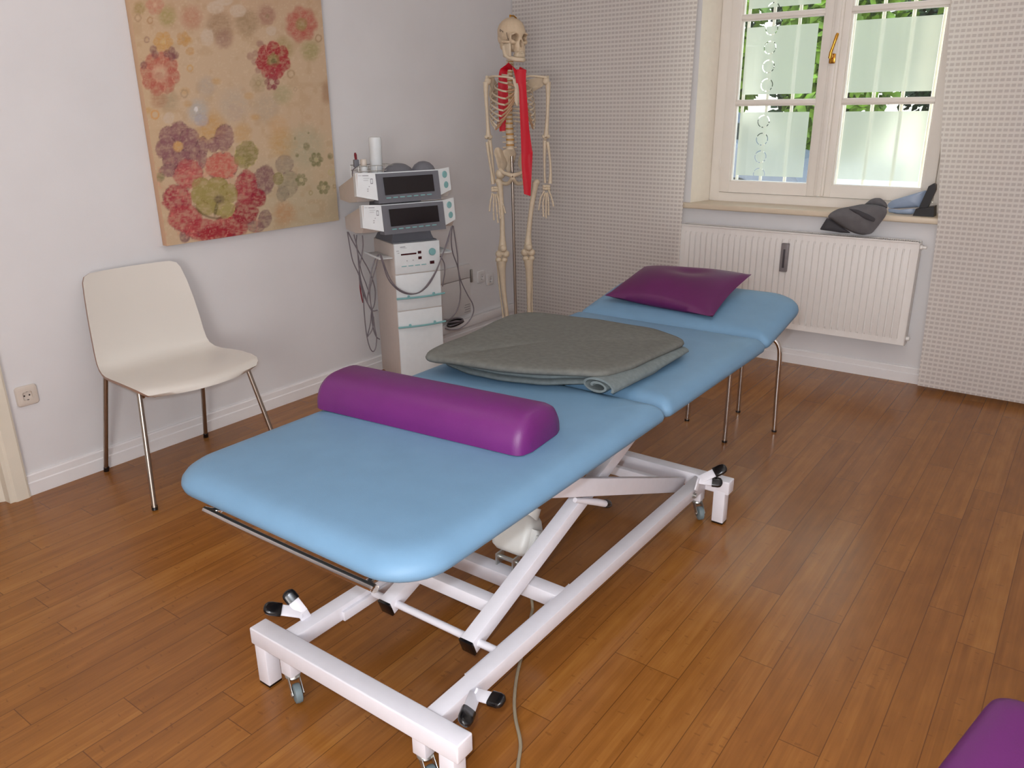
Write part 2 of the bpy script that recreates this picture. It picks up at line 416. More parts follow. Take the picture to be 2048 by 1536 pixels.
# door surround at the left edge
bm = BM()
loft(bm, [[Vector((x, y, z)) for x, y in ((0, -3.47), (0.022, -3.47), (0.026, -3.478), (0.026, -3.522), (0.018, -3.53), (0.018, -3.545), (-0.02, -3.548), (-0.03, -3.565), (-0.09, -3.567), (-0.3, -3.567), (-0.3, -3.535), (0, -3.535))] for z in (0, 2.1)])
struct('trim_2', bm, M['cream'], smooth=0)
bm = BM(); box(bm, -0.24, -0.2, -4.42, -3.567, 0.005, 2.08, 0.003)
for z0, z1 in ((0.15, 0.95), (1.1, 1.95)): box(bm, -0.2, -0.192, -4.3, -3.69, z0, z1, 0.004)
d = struct('door_1', bm, M['cream'])

# ================================================================== WINDOW
W = bpy.data.objects.new('window_1', None); COL.objects.link(W); W.location = (1.95, 0.2, 0.9); W['kind'] = 'structure'
ZB, ZT = 0.9, 2.35
bm = BM()
for x0, x1 in ((1.29, 1.352), (2.548, 2.63)): box(bm, x0, x1, 0.18, 0.26, ZB, ZT, 0.004)
box(bm, 1.35, 2.55, 0.181, 0.259, ZB, 0.952); box(bm, 1.35, 2.55, 0.181, 0.259, ZT-0.06, ZT)
obj('window_frame', bm, M['white_trim'], W)
PZ = [(1.028, 1.452), (1.488, 1.912), (1.948, 2.27)]
for side, (g0, g1, a, b) in enumerate(((1.425, 1.875, 1.354, 1.946), (2.028, 2.478, 1.952, 2.547))):
    bm = BM(); y0, y1 = 0.165, 0.215
    for x0, x1 in ((a, g0-0.008), (g1+0.008, b)): box(bm, x0, x1, y0, y1, 0.955, 2.3, 0.005)
    box(bm, g0-0.009, g1+0.009, y0+0.001, y1-0.001, 0.956, 1.02); box(bm, g0-0.009, g1+0.009, y0+0.001, y1-0.001, 2.278, 2.299)
    for z in (1.47, 1.93): box(bm, g0-0.012, g1+0.012, y0+0.004, y1, z-0.011, z+0.011, 0.005)
    # inner beads round every pane
    for z0, z1 in PZ:
        for x0, x1 in ((g0-0.009, g0), (g1, g1+0.009)): box(bm, x0, x1, y0+0.012, y1-0.005, z0-0.008, z1+0.008, 0.003)
        box(bm, g0-0.009, g1+0.009, y0+0.012, y1-0.005, z0-0.009, z0, 0.003); box(bm, g0-0.009, g1+0.009, y0+0.012, y1-0.005, z1, z1+0.009, 0.003)
    if side == 0:   # cover strip on the meeting stile
        box(bm, 1.93, 1.985, 0.148, 0.168, 0.96, 2.3, 0.006)
        box(bm, 1.944, 1.972, 0.138, 0.15, 0.96, 2.3, 0.004)
    c = obj('casement', bm, M['white_trim'], W)
    for z0, z1 in PZ:
        p = obj('pane', box(BM(), g0-0.004, g1+0.004, 0.195, 0.198, z0-0.004, z1+0.004), M['glass'], c, 0)
        zb, zt = z0+0.028, z1-0.034
        xa, xb = (g0+0.016, g1-0.03) if side == 0 else (g0+0.012, g1-0.02)
        fb = BM(); fb.faces.new([fb.verts.new(q) for q in ((xa, 0.1995, zb), (xb, 0.1995, zb), (xb, 0.1995, zt), (xa, 0.1995, zt))])
        obj('frosted_film', fb, M['film_rings'] if side == 0 else M['film_plain'], c, 0)
hx = 1.957
bm = BM(); box(bm, hx-0.016, hx+0.016, 0.122, 0.138, 1.665, 1.715, 0.004)
lathe(bm, [(0.0, 0), (0.011, 0.0), (0.011, 0.03), (0.008, 0.04), (0.0, 0.04)], (hx, 0.125, 1.7), (0, -1, 0), 12)
tube(bm, [(hx-0.003, 0.09, 1.69), (hx, 0.088, 1.72), (hx+0.012, 0.085, 1.76), (hx+0.022, 0.085, 1.80), (hx+0.025, 0.087, 1.812)], [0.009, 0.0085, 0.0075, 0.009, 0.007], 10)
obj('window_handle', bm, M['brass'], W, label='brass window handle')
bm = BM(); 
for z in (1.095, ): tube(bm, [(1.349, 0.172, z), (1.349, 0.172, z+0.055)], 0.006, 8)
obj('hinge', bm, M['white_trim'], W)
bm = BM(); box(bm, 1.195, 2.86, -0.045, 0.19, 0.868, 0.9, 0.008, 3)
o = obj('window_sill', bm, M['sill'], W)

# ------------------------------------------------------------------ outdoors
bm = BM(); box(bm, -8, 12, 0.46, 16, -0.12, -0.05); o = struct('ground', bm, M['asphalt'])
for i in range(9):
    x = 1.39+0.15*i
    o = obj('window_bar', tube(BM(), [(x, 0.36, 0.84), (x, 0.36, 2.4)], 0.0095, 8), M['grille'])
    tag(o, 'white vertical iron bar outside the window panes', 'window bar', 'iron bars outside the window')
def tree(x, y, h, r, m, label):
    t = thing('tree', (x, y, -0.05), label, 'tree')
    obj('trunk', tube(BM(), [(x, y, -0.05), (x+0.05, y, h*0.4), (x, y+0.05, h*0.7)], [0.16, 0.12, 0.06], 8), M['bark'], t)
    bm = BM(); rn = random.Random(int(x*100+y))
    for _ in range(4200):
        v = Vector((rn.gauss(0, 1), rn.gauss(0, 1), rn.gauss(0, 1))); v.normalize(); v *= rn.random()**0.4
        c = Vector((x, y, h*0.55))+Vector((v.x*r, v.y*r, v.z*h*0.5)); s = rn.uniform(0.06, 0.13)
        a = Vector((rn.gauss(0, 1), rn.gauss(0, 1), rn.gauss(0, 1))).normalized()*s; b = a.orthogonal().normalized()*s*0.6
        bm.faces.new([bm.verts.new(c+q) for q in (a, b, -a, -b)])
    obj('foliage', bm, m, t, 0)
for x_, y_, m_, l_ in ((-2.45, 8.6, 'leaf', 'sunlit green tree in the front row outside, leftmost through the window'), (-0.25, 8.6, 'leaf', 'sunlit green tree in the front row outside, behind the left casement'), (1.95, 8.6, 'leaf', 'sunlit green tree in the front row outside, behind the right casement'),
        (-3.5, 11.2, 'leaf_dark', 'dark tree in the back row outside, leftmost'), (-1.3, 11.2, 'leaf_dark', 'dark tree in the back row outside, second from the left'), (0.9, 11.2, 'leaf_dark', 'dark tree in the back row outside, behind the right casement')):
    tree(x_, y_, 5.2, 0.95, M[m_], l_)
def car(x, y, rz, m, label):
    t = thing('car', (x, y, -0.05), label, 'car'); mt = Matrix.Translation((x, y, -0.05)) @ Matrix.Rotation(rz, 4, 'Z')
    prof = [(-2.1, 0.35), (-2.1, 0.75), (-1.9, 0.92), (-1.1, 0.98), (-0.6, 1.42), (0.7, 1.45), (1.4, 1.0), (2.0, 0.85), (2.15, 0.6), (2.15, 0.35)]
    b = BM(); loft(b, [[Vector((px, w*(1-0.14*max(0, pz-0.9)/0.5), pz)) for px, pz in prof] for w in (-0.82, 0.82)]); b.transform(mt)
    obj('body', b, m, t, 0)
    b = BM()
    for s in (-1, 1): box(b, -0.95, 1.15, s*0.74-0.02, s*0.74+0.02, 1.02, 1.34, 0.01, mtx=None)
    box(b, 0.95, 1.25, -0.66, 0.66, 1.03, 1.3, 0.01); b.transform(mt); obj('car_window', b, M['car_glass'], t, 0)
    for wx in (-1.3, 1.35):
        for s in (-1, 1):
            b = BM(); lathe(b, [(0.0, -0.1), (0.2, -0.1), (0.32, -0.09), (0.32, 0.09), (0.2, 0.1), (0, 0.1)], (wx, s*0.76, 0.32), (0, 1, 0), 20); b.transform(mt); obj('wheel', b, M['rubber'], t)
car(2.9, 4.8, 0.0, M['car'], 'white parked car seen through the lower window panes')
car(-1.95, 6.4, 0.0, M['car_red'], 'grey parked car seen through the lower left window panes')

# ================================================================== FABRIC PANELS
def curtain(name, xs_of_z, x1, label, ph):
    bm = BM(); zs = [0.03+(ZC-0.06)*k/40 for k in range(41)]; nx = 24; rows = []
    for z in zs:
        xa, xb = xs_of_z(z); rows.append([bm.verts.new((xa+(xb-xa)*i/nx, -0.13+0.004*math.sin(i*0.5+ph)+0.003*math.sin(z*1.3+i*0.2), z)) for i in range(nx+1)])
    for A, B in zip(rows, rows[1:]):
        for i in range(nx): bm.faces.new((A[i], A[i+1], B[i+1], B[i]))
    t = thing(name, ((xs_of_z(1)[0]+xs_of_z(1)[1])/2, -0.13, 0.03), label, 'curtain')
    obj('fabric', bm, M['panel'], t)
    xa, xb = xs_of_z(3.0)
    obj('rail', box(BM(), xa, xb, -0.145, -0.115, ZC-0.04, ZC, 0.004), M['steel'], t)
curtain('panel_curtain', lambda z: (0.006, 1.247+0.012*z), 0, 'flat woven panel curtain with small square pattern, left of the window behind the skeleton', 0)
def _edge(z):
    k = [(0.0, 2.664), (0.9, 2.632), (1.3, 2.585), (1.5, 2.568), (1.9, 2.538), (3.1, 2.50)]
    for (a, va), (b, vb) in zip(k, k[1:]):
        if z <= b: return va+(vb-va)*(z-a)/(b-a)
    return 2.5
curtain('panel_curtain', lambda z: (_edge(z), 4.6), 0, 'flat woven panel curtain with small square pattern, right of the window', 2)

# ================================================================== RADIATOR
R0 = thing('radiator', (1.9, -0.06, 0.23), 'white ribbed panel radiator hung under the window sill', 'radiator')
rx0, rx1, rz0, rz1, ry = 1.246, 2.56, 0.228, 0.782, -0.115
bm = BM()
prof = [(rx0, 0.0)]
x = rx0+0.03; nfl = 36; pw = (rx1-rx0-0.06)/nfl
for i in range(nfl):
    a = x+i*pw
    prof += [(a, 0.0), (a+pw*0.08, -0.010), (a+pw*0.80, -0.010), (a+pw*0.88, 0.0)]
prof += [(rx1-0.03, 0.0), (rx1, 0.0)]
def zrow(z, k): return [Vector((px, ry+0.008+py*k, z)) for px, py in prof]
loft(bm, [zrow(rz0+0.002, 0), zrow(rz0+0.035, 0), zrow(rz0+0.055, 1), zrow(rz1-0.06, 1), zrow(rz1-0.04, 0), zrow(rz1-0.002, 0)], False, False, False)
obj('front_panel', bm, M['radiator'], R0, 30)
bm = BM()
box(bm, rx0-0.004, rx0, ry+0.002, -0.035, rz0, rz1-0.004, 0.001); box(bm, rx1, rx1+0.004, ry+0.002, -0.035, rz0, rz1-0.004, 0.001)
box(bm, rx0, rx1, -0.035, -0.03, rz0, rz1-0.01)
obj('side_cover', bm, M['radiator'], R0)
bm = BM()
box(bm, rx0, rx1, ry+0.002, ry+0.012, rz1-0.008, rz1, 0.002); box(bm, rx0, rx1, -0.045, -0.035, rz1-0.008, rz1, 0.002)
for i in range(120): 
    a = rx0+0.01+(rx1-rx0-0.02)*i/119; box(bm, a-0.0022, a+0.0022, ry+0.01, -0.04, rz1-0.008, rz1-0.001)
obj('top_grille', bm, M['radiator'], R0, 0)
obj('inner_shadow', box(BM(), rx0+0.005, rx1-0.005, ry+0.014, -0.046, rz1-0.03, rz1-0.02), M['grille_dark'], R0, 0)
bm = BM(); box(bm, 1.868, 1.908, ry-0.022, ry+0.001, 0.562, 0.722, 0.003)
hm = obj('heat_meter', bm, M['meter'], R0, label='grey heat cost meter')
obj('meter_window', box(BM(), 1.882, 1.894, ry-0.024, ry-0.02, 0.585, 0.69, 0.001), M['meter_dark'], hm)
bm = BM(); lathe(bm, [(0, 0), (0.012, 0), (0.012, 0.012), (0.007, 0.015), (0.007, 0.03), (0, 0.03)], (rx1+0.003, -0.075, 0.752), (1, 0, 0), 10)
obj('vent_plug', bm, M['radiator'], R0)
bm = BM(); lathe(bm, [(0, 0), (0.012, 0), (0.012, 0.012), (0.008, 0.018), (0, 0.018)], (rx1+0.003, -0.075, 0.262), (1, 0, 0), 10)
obj('drain_plug', bm, M['radiator'], R0)
for bx in (1.45, 2.35):
    bm = BM(); box(bm, bx-0.015, bx+0.015, -0.032, 0.0, 0.3, 0.7, 0.002); obj('wall_bracket', bm, M['radiator'], R0)

# ================================================================== TREATMENT TABLE
T = thing('treatment_table', (2.03, -2.8, 0), 'blue padded height adjustable treatment table on white scissor frame', 'treatment table')
ZT_, BX0, BX1 = 0.685, 1.632, 2.418
PADP = [(0.03, 0.0), (0.012, 0.002), (0.003, 0.010), (0.0, 0.02), (0.002, 0.030), (0.010, 0.041), (0.024, 0.051), (0.042, 0.0565), (0.065, 0.059)]
def pad(name, y0, y1, rad, z0, mtx=None):
    bm = BM(); slab(bm, BX0, BX1, y0, y1, rad, [(i, z0+z) for i, z in PADP], 10, mtx, 0.002); return obj(name, bm, M['blue'], T, 60)
pz = ZT_-0.061
pad('foot_section', -3.768, -2.727, (0.115, 0.115, 0.03, 0.03), pz)
pad('middle_section', -2.719, -1.93, (0.03, 0.03, 0.03, 0.03), pz)
tilt = math.radians(10)
HM = Matrix.Translation((0, -1.925, pz)) @ Matrix.Rotation(tilt, 4, 'X') @ Matrix.Translation((0, 1.925, -pz))
pad('head_section', -1.922, -1.475, (0.03, 0.03, 0.13, 0.13), pz, HM)
# top frame under the pads
bm = BM()
for x in (1.80, 2.26): box(bm, x-0.02, x+0.02, -3.66, -1.96, pz-0.045, pz-0.002, 0.003)
for y in (-3.6, -2.75, -1.98): box(bm, 1.80, 2.26, y-0.02, y+0.02, pz-0.043, pz-0.004, 0.003)
box(bm, 1.82, 2.24, -1.9, -1.55, pz-0.03, pz-0.004, 0.003, mtx=HM)
obj('top_frame', bm, M['frame_white'], T)
bm = BM(); zb = 0.598
tube(bm, spline([(1.79, -3.6, zb), (1.79, -3.73, zb), (1.80, -3.746, zb), (2.27, -3.746, zb), (2.28, -3.73, zb), (2.28, -3.6, zb)], 5), 0.0085, 10)
obj('end_handle', bm, M['chrome'], T, label='chrome end bar')
# base
Z0, Z1 = 0.122, 0.168
bm = BM()
box(bm, 1.676, 2.388, -3.625, -3.572, Z0, Z1+0.003, 0.004, 3)
obj('end_crossbar', bm, M['frame_white'], T)
bm = BM(); box(bm, 1.676, 2.386, -2.103, -2.052, Z0, Z1+0.006, 0.004, 3); obj('end_crossbar', bm, M['frame_white'], T)
for x in (1.78, 2.276):
    bm = BM(); box(bm, x-0.023, x+0.023, -3.575, -2.10, Z0+0.002, Z1, 0.003); obj('side_rail', bm, M['frame_white'], T)
    bm = BM(); s = 1 if x < 2 else -1
    box(bm, x+s*0.023, x+s*0.034, -3.42, -2.95, Z0+0.004, Z1-0.014, 0.002); obj('slide_track', bm, M['frame_white'], T)
bm = BM(); box(bm, 1.80, 2.255, -3.035, -2.985, Z0, Z1, 0.003); obj('base_crossbar', bm, M['frame_white'], T)
for lx in (1.708, 2.352):
    for ly in (-3.602, -2.083):
        bm = BM(); box(bm, lx-0.022, lx+0.022, ly-0.021, ly+0.021, 0.006, Z0+0.01, 0.003)
        lg = obj('leg', bm, M['frame_white'], T)
        obj('foot_pad', box(BM(), lx-0.021, lx+0.021, ly-0.02, ly+0.02, 0.0, 0.007, 0.001), M['rubber'], lg)
for cx in (1.797, 2.262):
    for cy, tx, ty in ((-3.594, 0.034, -0.016), (-2.082, 0.026, -0.028)):
        bm = BM(); box(bm, cx-0.02, cx+0.02, cy-0.02, cy+0.02, 0.066, Z0+0.005, 0.002); stx = obj('caster_post', bm, M['frame_white'], T)
        tv = Vector((tx, ty, 0)).normalized(); ax = Vector((-tv.y, tv.x, 0))
        bm = BM(); lathe(bm, [(0, 0), (0.018, 0), (0.020, 0.004), (0.018, 0.008), (0.021, 0.011), (0.018, 0.015), (0, 0.015)], (cx, cy, 0.053), (0, 0, 1), 16)
        c = Vector((cx+tx, cy+ty, 0.0268))
        for q in (-1, 1): bar(bm, c+ax*q*0.014, Vector((cx, cy, 0.056))+ax*q*0.014+tv*0.004, 0.026, 0.002, up=ax, bev=0.0008, ext=0.006)
        tube(bm, [c-ax*0.017, c+ax*0.017], 0.0045, 8)
        cf = obj('caster_fork', bm, M['zinc'], T)
        bm = BM(); lathe(bm, [(0.005, -0.0105), (0.019, -0.0105), (0.0245, -0.008), (0.0258, 0), (0.0245, 0.008), (0.019, 0.0105), (0.005, 0.0105)], c, ax, 24)
        obj('caster_wheel', bm, M['caster'], cf)
# scissor arms: outer pair from rear pivot up to the front, inner pair from front slider up to the rear
for x in (1.832, 2.222):
    bm = BM(); bar(bm, (x, -2.16, 0.146), (x, -3.14, 0.535), 0.022, 0.055, bev=0.003, ext=0.015); obj('scissor_arm', bm, M['frame_white'], T)
for x in (1.882, 2.174):
    p0, p1 = Vector((x, -3.325, 0.148)), Vector((x, -2.2, 0.545))
    bm = BM(); bar(bm, p0, p1, 0.042, 0.044, bev=0.003); a = obj('scissor_arm', bm, M['frame_white'], T)
    d = (p1-p0).normalized(); bm = BM(); bar(bm, p0-d*0.008, p0+d*0.001, 0.043, 0.045, bev=0.002); obj('end_cap', bm, M['rubber'], a, label='black end cap')
bm = BM(); tube(bm, [(1.81, -3.305, 0.153), (2.25, -3.305, 0.153)], 0.0105, 12); obj('slider_rod', bm, M['frame_white'], T)
bm = BM(); box(bm, 1.90, 2.155, -3.215, -3.175, 0.17, 0.21, 0.003); obj('arm_crossbar', bm, M['frame_white'], T)
bm = BM(); box(bm, 1.84, 2.215, -2.20, -2.175, 0.13, 0.165, 0.003); obj('pivot_bar', bm, M['frame_white'], T)
bm = BM(); lathe(bm, [(0, 0), (0.013, 0), (0.013, 0.004), (0.008, 0.005), (0.008, 0.011), (0, 0.011)], (2.299, -2.21, 0.146), (1, 0, 0), 12); obj('pivot_bolt', bm, M['zinc'], T)
# lift motor
mo = Vector((2.03, -2.93, 0.19)); ax = Vector((0, 0.5, 0.866)).normalized()
bm = BM()
def rr_ring(c, a, sx, sy, hx, hy, r): return [Vector(c)+sx*px+sy*py for px, py in rrect(-hx, hx, -hy, hy, r, 4)]
sx = Vector((1, 0, 0)); sy = ax.cross(sx).normalized()
c0 = Vector((2.045, -2.95, 0.205))
loft(bm, [rr_ring(c0+ax*t+sy*o, ax, sx, sy, hx, hy, min(hx, hy)*0.45) for t, hx, hy, o in ((-0.012, 0.045, 0.03, 0), (0, 0.06, 0.045, 0), (0.02, 0.066, 0.05, 0.002), (0.07, 0.062, 0.048, 0.004), (0.10, 0.05, 0.04, 0.004), (0.115, 0.035, 0.03, 0.004))])
mt = obj('lift_motor', bm, M['motor'], T, 50, label='pale grey lift motor')
bm = BM(); loft(bm, [rr_ring(c0+ax*t+sx*0.055+sy*0.012, ax, sx, sy, hx, 0.042, 0.015) for t, hx in ((0.0, 0.02), (0.005, 0.03), (0.065, 0.03), (0.075, 0.02))])
for k in range(5):
    loft(bm, [rr_ring(c0+ax*(0.012+0.011*k)+sx*(0.086), ax, sx, sy, 0.003, 0.036, 0.002), rr_ring(c0+ax*(0.017+0.011*k)+sx*(0.086), ax, sx, sy, 0.003, 0.036, 0.002)])
obj('motor_cover', bm, M['motor'], mt)
bm = BM(); tube(bm, [c0+ax*0.1+sx*0.02, c0+ax*0.135+sx*0.02], 0.03, 16); obj('motor_collar', bm, M['motor'], mt)
bm = BM(); tube(bm, [c0+ax*0.13+sx*0.02, c0+ax*0.33+sx*0.02], 0.016, 12)
for k in range(5): a = 2*PI*k/5; tube(bm, [c0+ax*0.13+sx*(0.02+0.016*math.cos(a))+sy*0.016*math.sin(a), c0+ax*0.32+sx*(0.02+0.016*math.cos(a))+sy*0.016*math.sin(a)], 0.004, 6)
obj('spindle_tube', bm, M['motor'], mt)
bm = BM()
for s in (-0.03, 0.03): box(bm, 2.05+s-0.003, 2.05+s+0.003, -3.005, -2.965, 0.165, 0.205, 0.002)
tube(bm, [(2.01, -2.985, 0.188), (2.09, -2.985, 0.188)], 0.007, 10); obj('motor_bracket', bm, M['zinc'], mt)
# foot pedals: hub plate and two padded treads
def pedal(hub, tips, ups, hubn):
    hub = Vector(hub); bm = BM()
    for tp, u in zip(tips, ups):
        tp = Vector(tp); mid = hub.lerp(tp, 0.5)
        bar(bm, hub, mid+(tp-hub)*0.12, 0.030, 0.005, up=u, bev=0.0015)
    bar(bm, hub, Vector(hub)+Vector(hubn), 0.03, 0.006, up=(1, 0, 0), bev=0.002, ext=0.004)
    p = obj('brake_pedal', bm, M['frame_white'], T)
    for tp, u in zip(tips, ups):
        tp = Vector(tp); d = (tp-hub).normalized(); u = Vector(u); s = d.cross(u).normalized(); u2 = s.cross(d)
        a = hub.lerp(tp, 0.55); L = (tp-a).length; bm = BM(); R = []
        for t, w, hh in ((0, 0.017, 0.007), (0.02, 0.0185, 0.0085), (0.6, 0.0185, 0.0085), (0.82, 0.016, 0.008), (0.95, 0.010, 0.006), (1.0, 0.004, 0.003)):
            R.append([a+d*L*t+s*w*math.copysign(abs(math.cos(q))**0.6, math.cos(q))+u2*hh*math.copysign(abs(math.sin(q))**0.6, math.sin(q)) for q in [2*PI*k/16 for k in range(16)]])
        loft(bm, R); obj('pedal_grip', bm, M['rubber'], p, 60, label='black rubber grip')
pedal(atx(606, 1226, 1.762), [atx(527, 1215, 1.70), atx(572, 1182, 1.715)], [(0.3, -0.45, 0.85), (0.45, -0.5, 0.75)], (0.0, 0.02, -0.05))
pedal(atx(950, 1388, 2.312), [atx(1008, 1404, 2.40), atx(927, 1449, 2.37)], [(0.2, -0.35, 0.9), (0.55, -0.75, 0.4)], (-0.01, 0.03, -0.03))
pedal(atx(1398, 960, 2.305), [atx(1445, 966, 2.38), atx(1453, 934, 2.38)], [(0.3, -0.6, 0.7), (0.3, -0.55, 0.75)], (0.0, -0.02, -0.03))
bm = BM(); tube(bm, [atx(1150, 1000, 2.2), atx(1192, 1004, 2.215), atx(1214, 1008, 2.215)], [0.008, 0.011, 0.011], 10)
lv = obj('release_lever', bm, M['frame_white'], T)
p = atx(1209, 1007, 2.215); d = (atx(1230, 1010, 2.215)-p).normalized()
bm = BM(); lathe(bm, [(0, 0), (0.0125, 0), (0.0135, 0.004), (0.0135, 0.024), (0.010, 0.034), (0, 0.037)], p, d, 14); obj('lever_knob', bm, M['rubber'], lv, label='black lever knob')
# mains lead on the floor
pts = spline([(2.06, -2.95, 0.16), (2.08, -2.92, 0.06), (2.1, -2.93, 0.012)]+[Vector((a.x, a.y, 0.0055)) for a in (atz(1062, 1235), atz(1050, 1290), atz(1035, 1350), atz(1029, 1400), atz(1031, 1440), atz(1041, 1490), atz(1036, 1536), atz(1028, 1640))], 6)
o = obj('power_cord', tube(BM(), pts, 0.0045, 8), M['cable_pale']); tag(o, 'thin grey power cord running from the treatment table over the floor', 'cord')

# ================================================================== BOLSTER, PILLOW, BLANKET
bo = Vector((1.648, -3.318, ZT_)); bu = Vector((0.9963, 0.0857, 0)); bv = Vector((-0.0857, 0.9963, 0)); BL, BWD, BH = 0.655, 0.205, 0.09
bm = BM(); R = []; n = 22
def half(t, s, sh):
    out = []
    for k in range(n+1):
        a = PI*k/n; x = -math.cos(a); z = math.sin(a)
        x = math.copysign(abs(x)**0.75, x); z = z**0.8
        out.append(bo+bu*t+bv*(BWD/2+x*BWD/2*s)+Vector((0, 0, max(0.001, z*BH*sh))))
    return out
for t, s, sh in ((-0.004, 0.6, 0.5), (0.0, 0.85, 0.8), (0.006, 0.95, 0.93), (0.02, 1, 1), (BL*0.5, 1, 1.0), (BL-0.03, 1, 1), (BL-0.012, 0.97, 0.95), (BL-0.002, 0.88, 0.8), (BL+0.006, 0.6, 0.5)): R.append(half(t, s, sh))
loft(bm, R); o = obj('bolster', bm, M['purple'], smooth=50); tag(o, 'purple half round knee bolster lying across the foot end of the blue table', 'bolster')

t10 = math.tan(tilt)
def hp(x, y, lift):
    n = (0, -math.sin(tilt), math.cos(tilt)); return plane(x, y, (0, -1.925, ZT_-0.002+lift), n)
cor = [hp(1209, 591, 0.028), hp(1425, 634, 0.016), hp(1503, 549, 0.06), hp(1289, 533, 0.06)]
bm = BM(); nn = 28; grid = {}
nrm = Vector((0, -math.sin(tilt), math.cos(tilt)))
for sgn in (1, -1):
    for i in range(nn+1):
        for j in range(nn+1):
            u, v = i/nn, j/nn
            pinch = 0.0
            uu = u; vv = v
            e1 = 0.045*math.sin(PI*u); e2 = 0.045*math.sin(PI*v)
            uu = u+(0.5-u)*2*e2*abs(u-0.5)*1.2; vv = v+(0.5-v)*2*e1*abs(v-0.5)*1.2
            p = (cor[0]*(1-uu)*(1-vv)+cor[1]*uu*(1-vv)+cor[2]*uu*vv+cor[3]*(1-uu)*vv)
            prof = (math.sin(PI*u)**0.45)*(math.sin(PI*v)**0.45)
            h = (0.056 if sgn > 0 else -0.045)*prof
            if sgn > 0: h -= 0.016*math.exp(-((u-0.55)**2/0.03+(v-0.72)**2/0.02))+0.004*math.sin(9*u+5*v)*prof*0.6
            q = p+nrm*h
            if sgn < 0:   # rest on the tilted head section
                zmin = ZT_+0.001+(q.y+1.925)*t10
                if q.z < zmin: q.z = zmin
            key = (i, j, 0 if (i in (0, nn) or j in (0, nn)) else sgn)
            if key not in grid: grid[key] = bm.verts.new(q)
    def gv(i, j): return grid[(i, j, 0 if (i in (0, nn) or j in (0, nn)) else sgn)]
    for i in range(nn):
        for j in range(nn): bm.faces.new((gv(i, j), gv(i+1, j), gv(i+1, j+1), gv(i, j+1)))
o = obj('pillow', bm, M['plum'], smooth=70); tag(o, 'dark purple vinyl pillow on the raised head end of the blue table', 'pillow')

# folded blanket: lower folds, rolled edge and large top fold
BK = thing('blanket', (1.95, -2.45, ZT_), 'folded grey fleece blanket lying on the middle of the blue table', 'blanket')
def cloth_layer(outline, th, wob, seed, name, m, edge=0.5):
    pts = smooth_loop(dense(outline, 150), 2); c = sum(pts, Vector())/len(pts); bm = BM(); R = []
    prof = [(0.90, -th), (0.97, -th*0.98), (0.992, -th*0.8), (1.0, -th*0.5), (0.993, -th*0.2), (0.975, 0.0), (0.93, 0.002), (0.8, 0.003), (0.6, 0.003), (0.4, 0.003), (0.2, 0.003), (0.04, 0.003)]
    for s, z in prof:
        ring = []
        for p in pts:
            q = c+(p-c)*s; w = mnoise.noise(Vector((q.x*5+seed, q.y*5, seed)))*wob
            q.z += z+w; ring.append(q)
        R.append(ring)
    loft(bm, R); return obj(name, bm, m, BK, 60)
def poly(lst): return [atz(x, y, z) for x, y, z in lst]
zb = ZT_
low = [(886, 722, .7), (930, 741, .7), (1000, 756, .7), (1090, 766, .698), (1140, 762, .7), (1190, 762, .70), (1235, 766, .70), (1270, 760, .70), (1310, 741, .70), (1362, 702, .70), (1350, 680, .7), (1200, 652, .7), (1060, 640, .7), (1000, 655, .7)]
def flat_poly(l, z, dx=0, dy=0): 
    return [Vector((a.x+dx, a.y+dy, z)) for a in (atz(x, y, q) for x, y, q in l)]
cloth_layer(flat_poly(low, zb+0.017), 0.0155, 0.0015, 1, 'lower_fold', M['blanket_low'])
low2 = [q for q in low if q[:2] not in ((1362, 702), (1350, 680), (1310, 741))]; low2[9:9] = [(1295, 738, .7), (1322, 706, .7), (1300, 676, .7)]
cloth_layer(flat_poly(low2, zb+0.033, -0.006, 0.004), 0.015, 0.002, 3, 'middle_fold', M['blanket_low'])
cloth_layer(flat_poly(low2, zb+0.046, -0.014, -0.004), 0.015, 0.002, 6, 'middle_fold', M['blanket_low'])
top = [(847, 712, .744), (855, 700, .75), (880, 688, .753), (960, 655, .756), (1015, 630, .756), (1050, 624, .756), (1085, 625, .756), (1200, 637, .752), (1310, 656, .745), (1366, 676, .738), (1372, 683, .734), (1330, 700, .738), (1270, 728, .742), (1215, 743, .747), (1195, 744, .747), (1130, 741, .747), (1060, 738, .747), (1000, 734, .746), (940, 725, .745), (889, 717, .744), (862, 717, .738)]
cloth_layer(poly(top), 0.019, 0.004, 9, 'top_fold', M['blanket'])
# rolled fold at the front right corner
bm = BM(); sp = []
fx = atz(1193, 772, 0.708)
for k in range(40):
    a = -0.4+k*0.26; r = 0.030-0.00055*k; sp.append((1.9*r*math.cos(a), r*math.sin(a)*0.82))
d0 = Vector((0.10, 0.99, 0)).normalized(); s0 = Vector((0.99, -0.10, 0)).normalized()
R = []
for t in (0.0, 0.008, 0.12, 0.25, 0.4, 0.47):
    ring = []; tf = 1-0.6*(t/0.47)**1.5
    for w in (0.004, -0.004):
        seq = sp if w > 0 else sp[::-1]
        for i, (x, z) in enumerate(seq):
            l = math.hypot(x, z); ring.append(fx+d0*t+(s0*(x*(1+w/max(l, 0.01)))+Vector((0, 0, z*(1+w/max(l, 0.01)))))*tf)
    R.append(ring)
for r in R:
    for q in r: q.z = max(q.z, zb+0.002)
loft(bm, R); obj('rolled_edge', bm, M['blanket_low'], BK, 60)

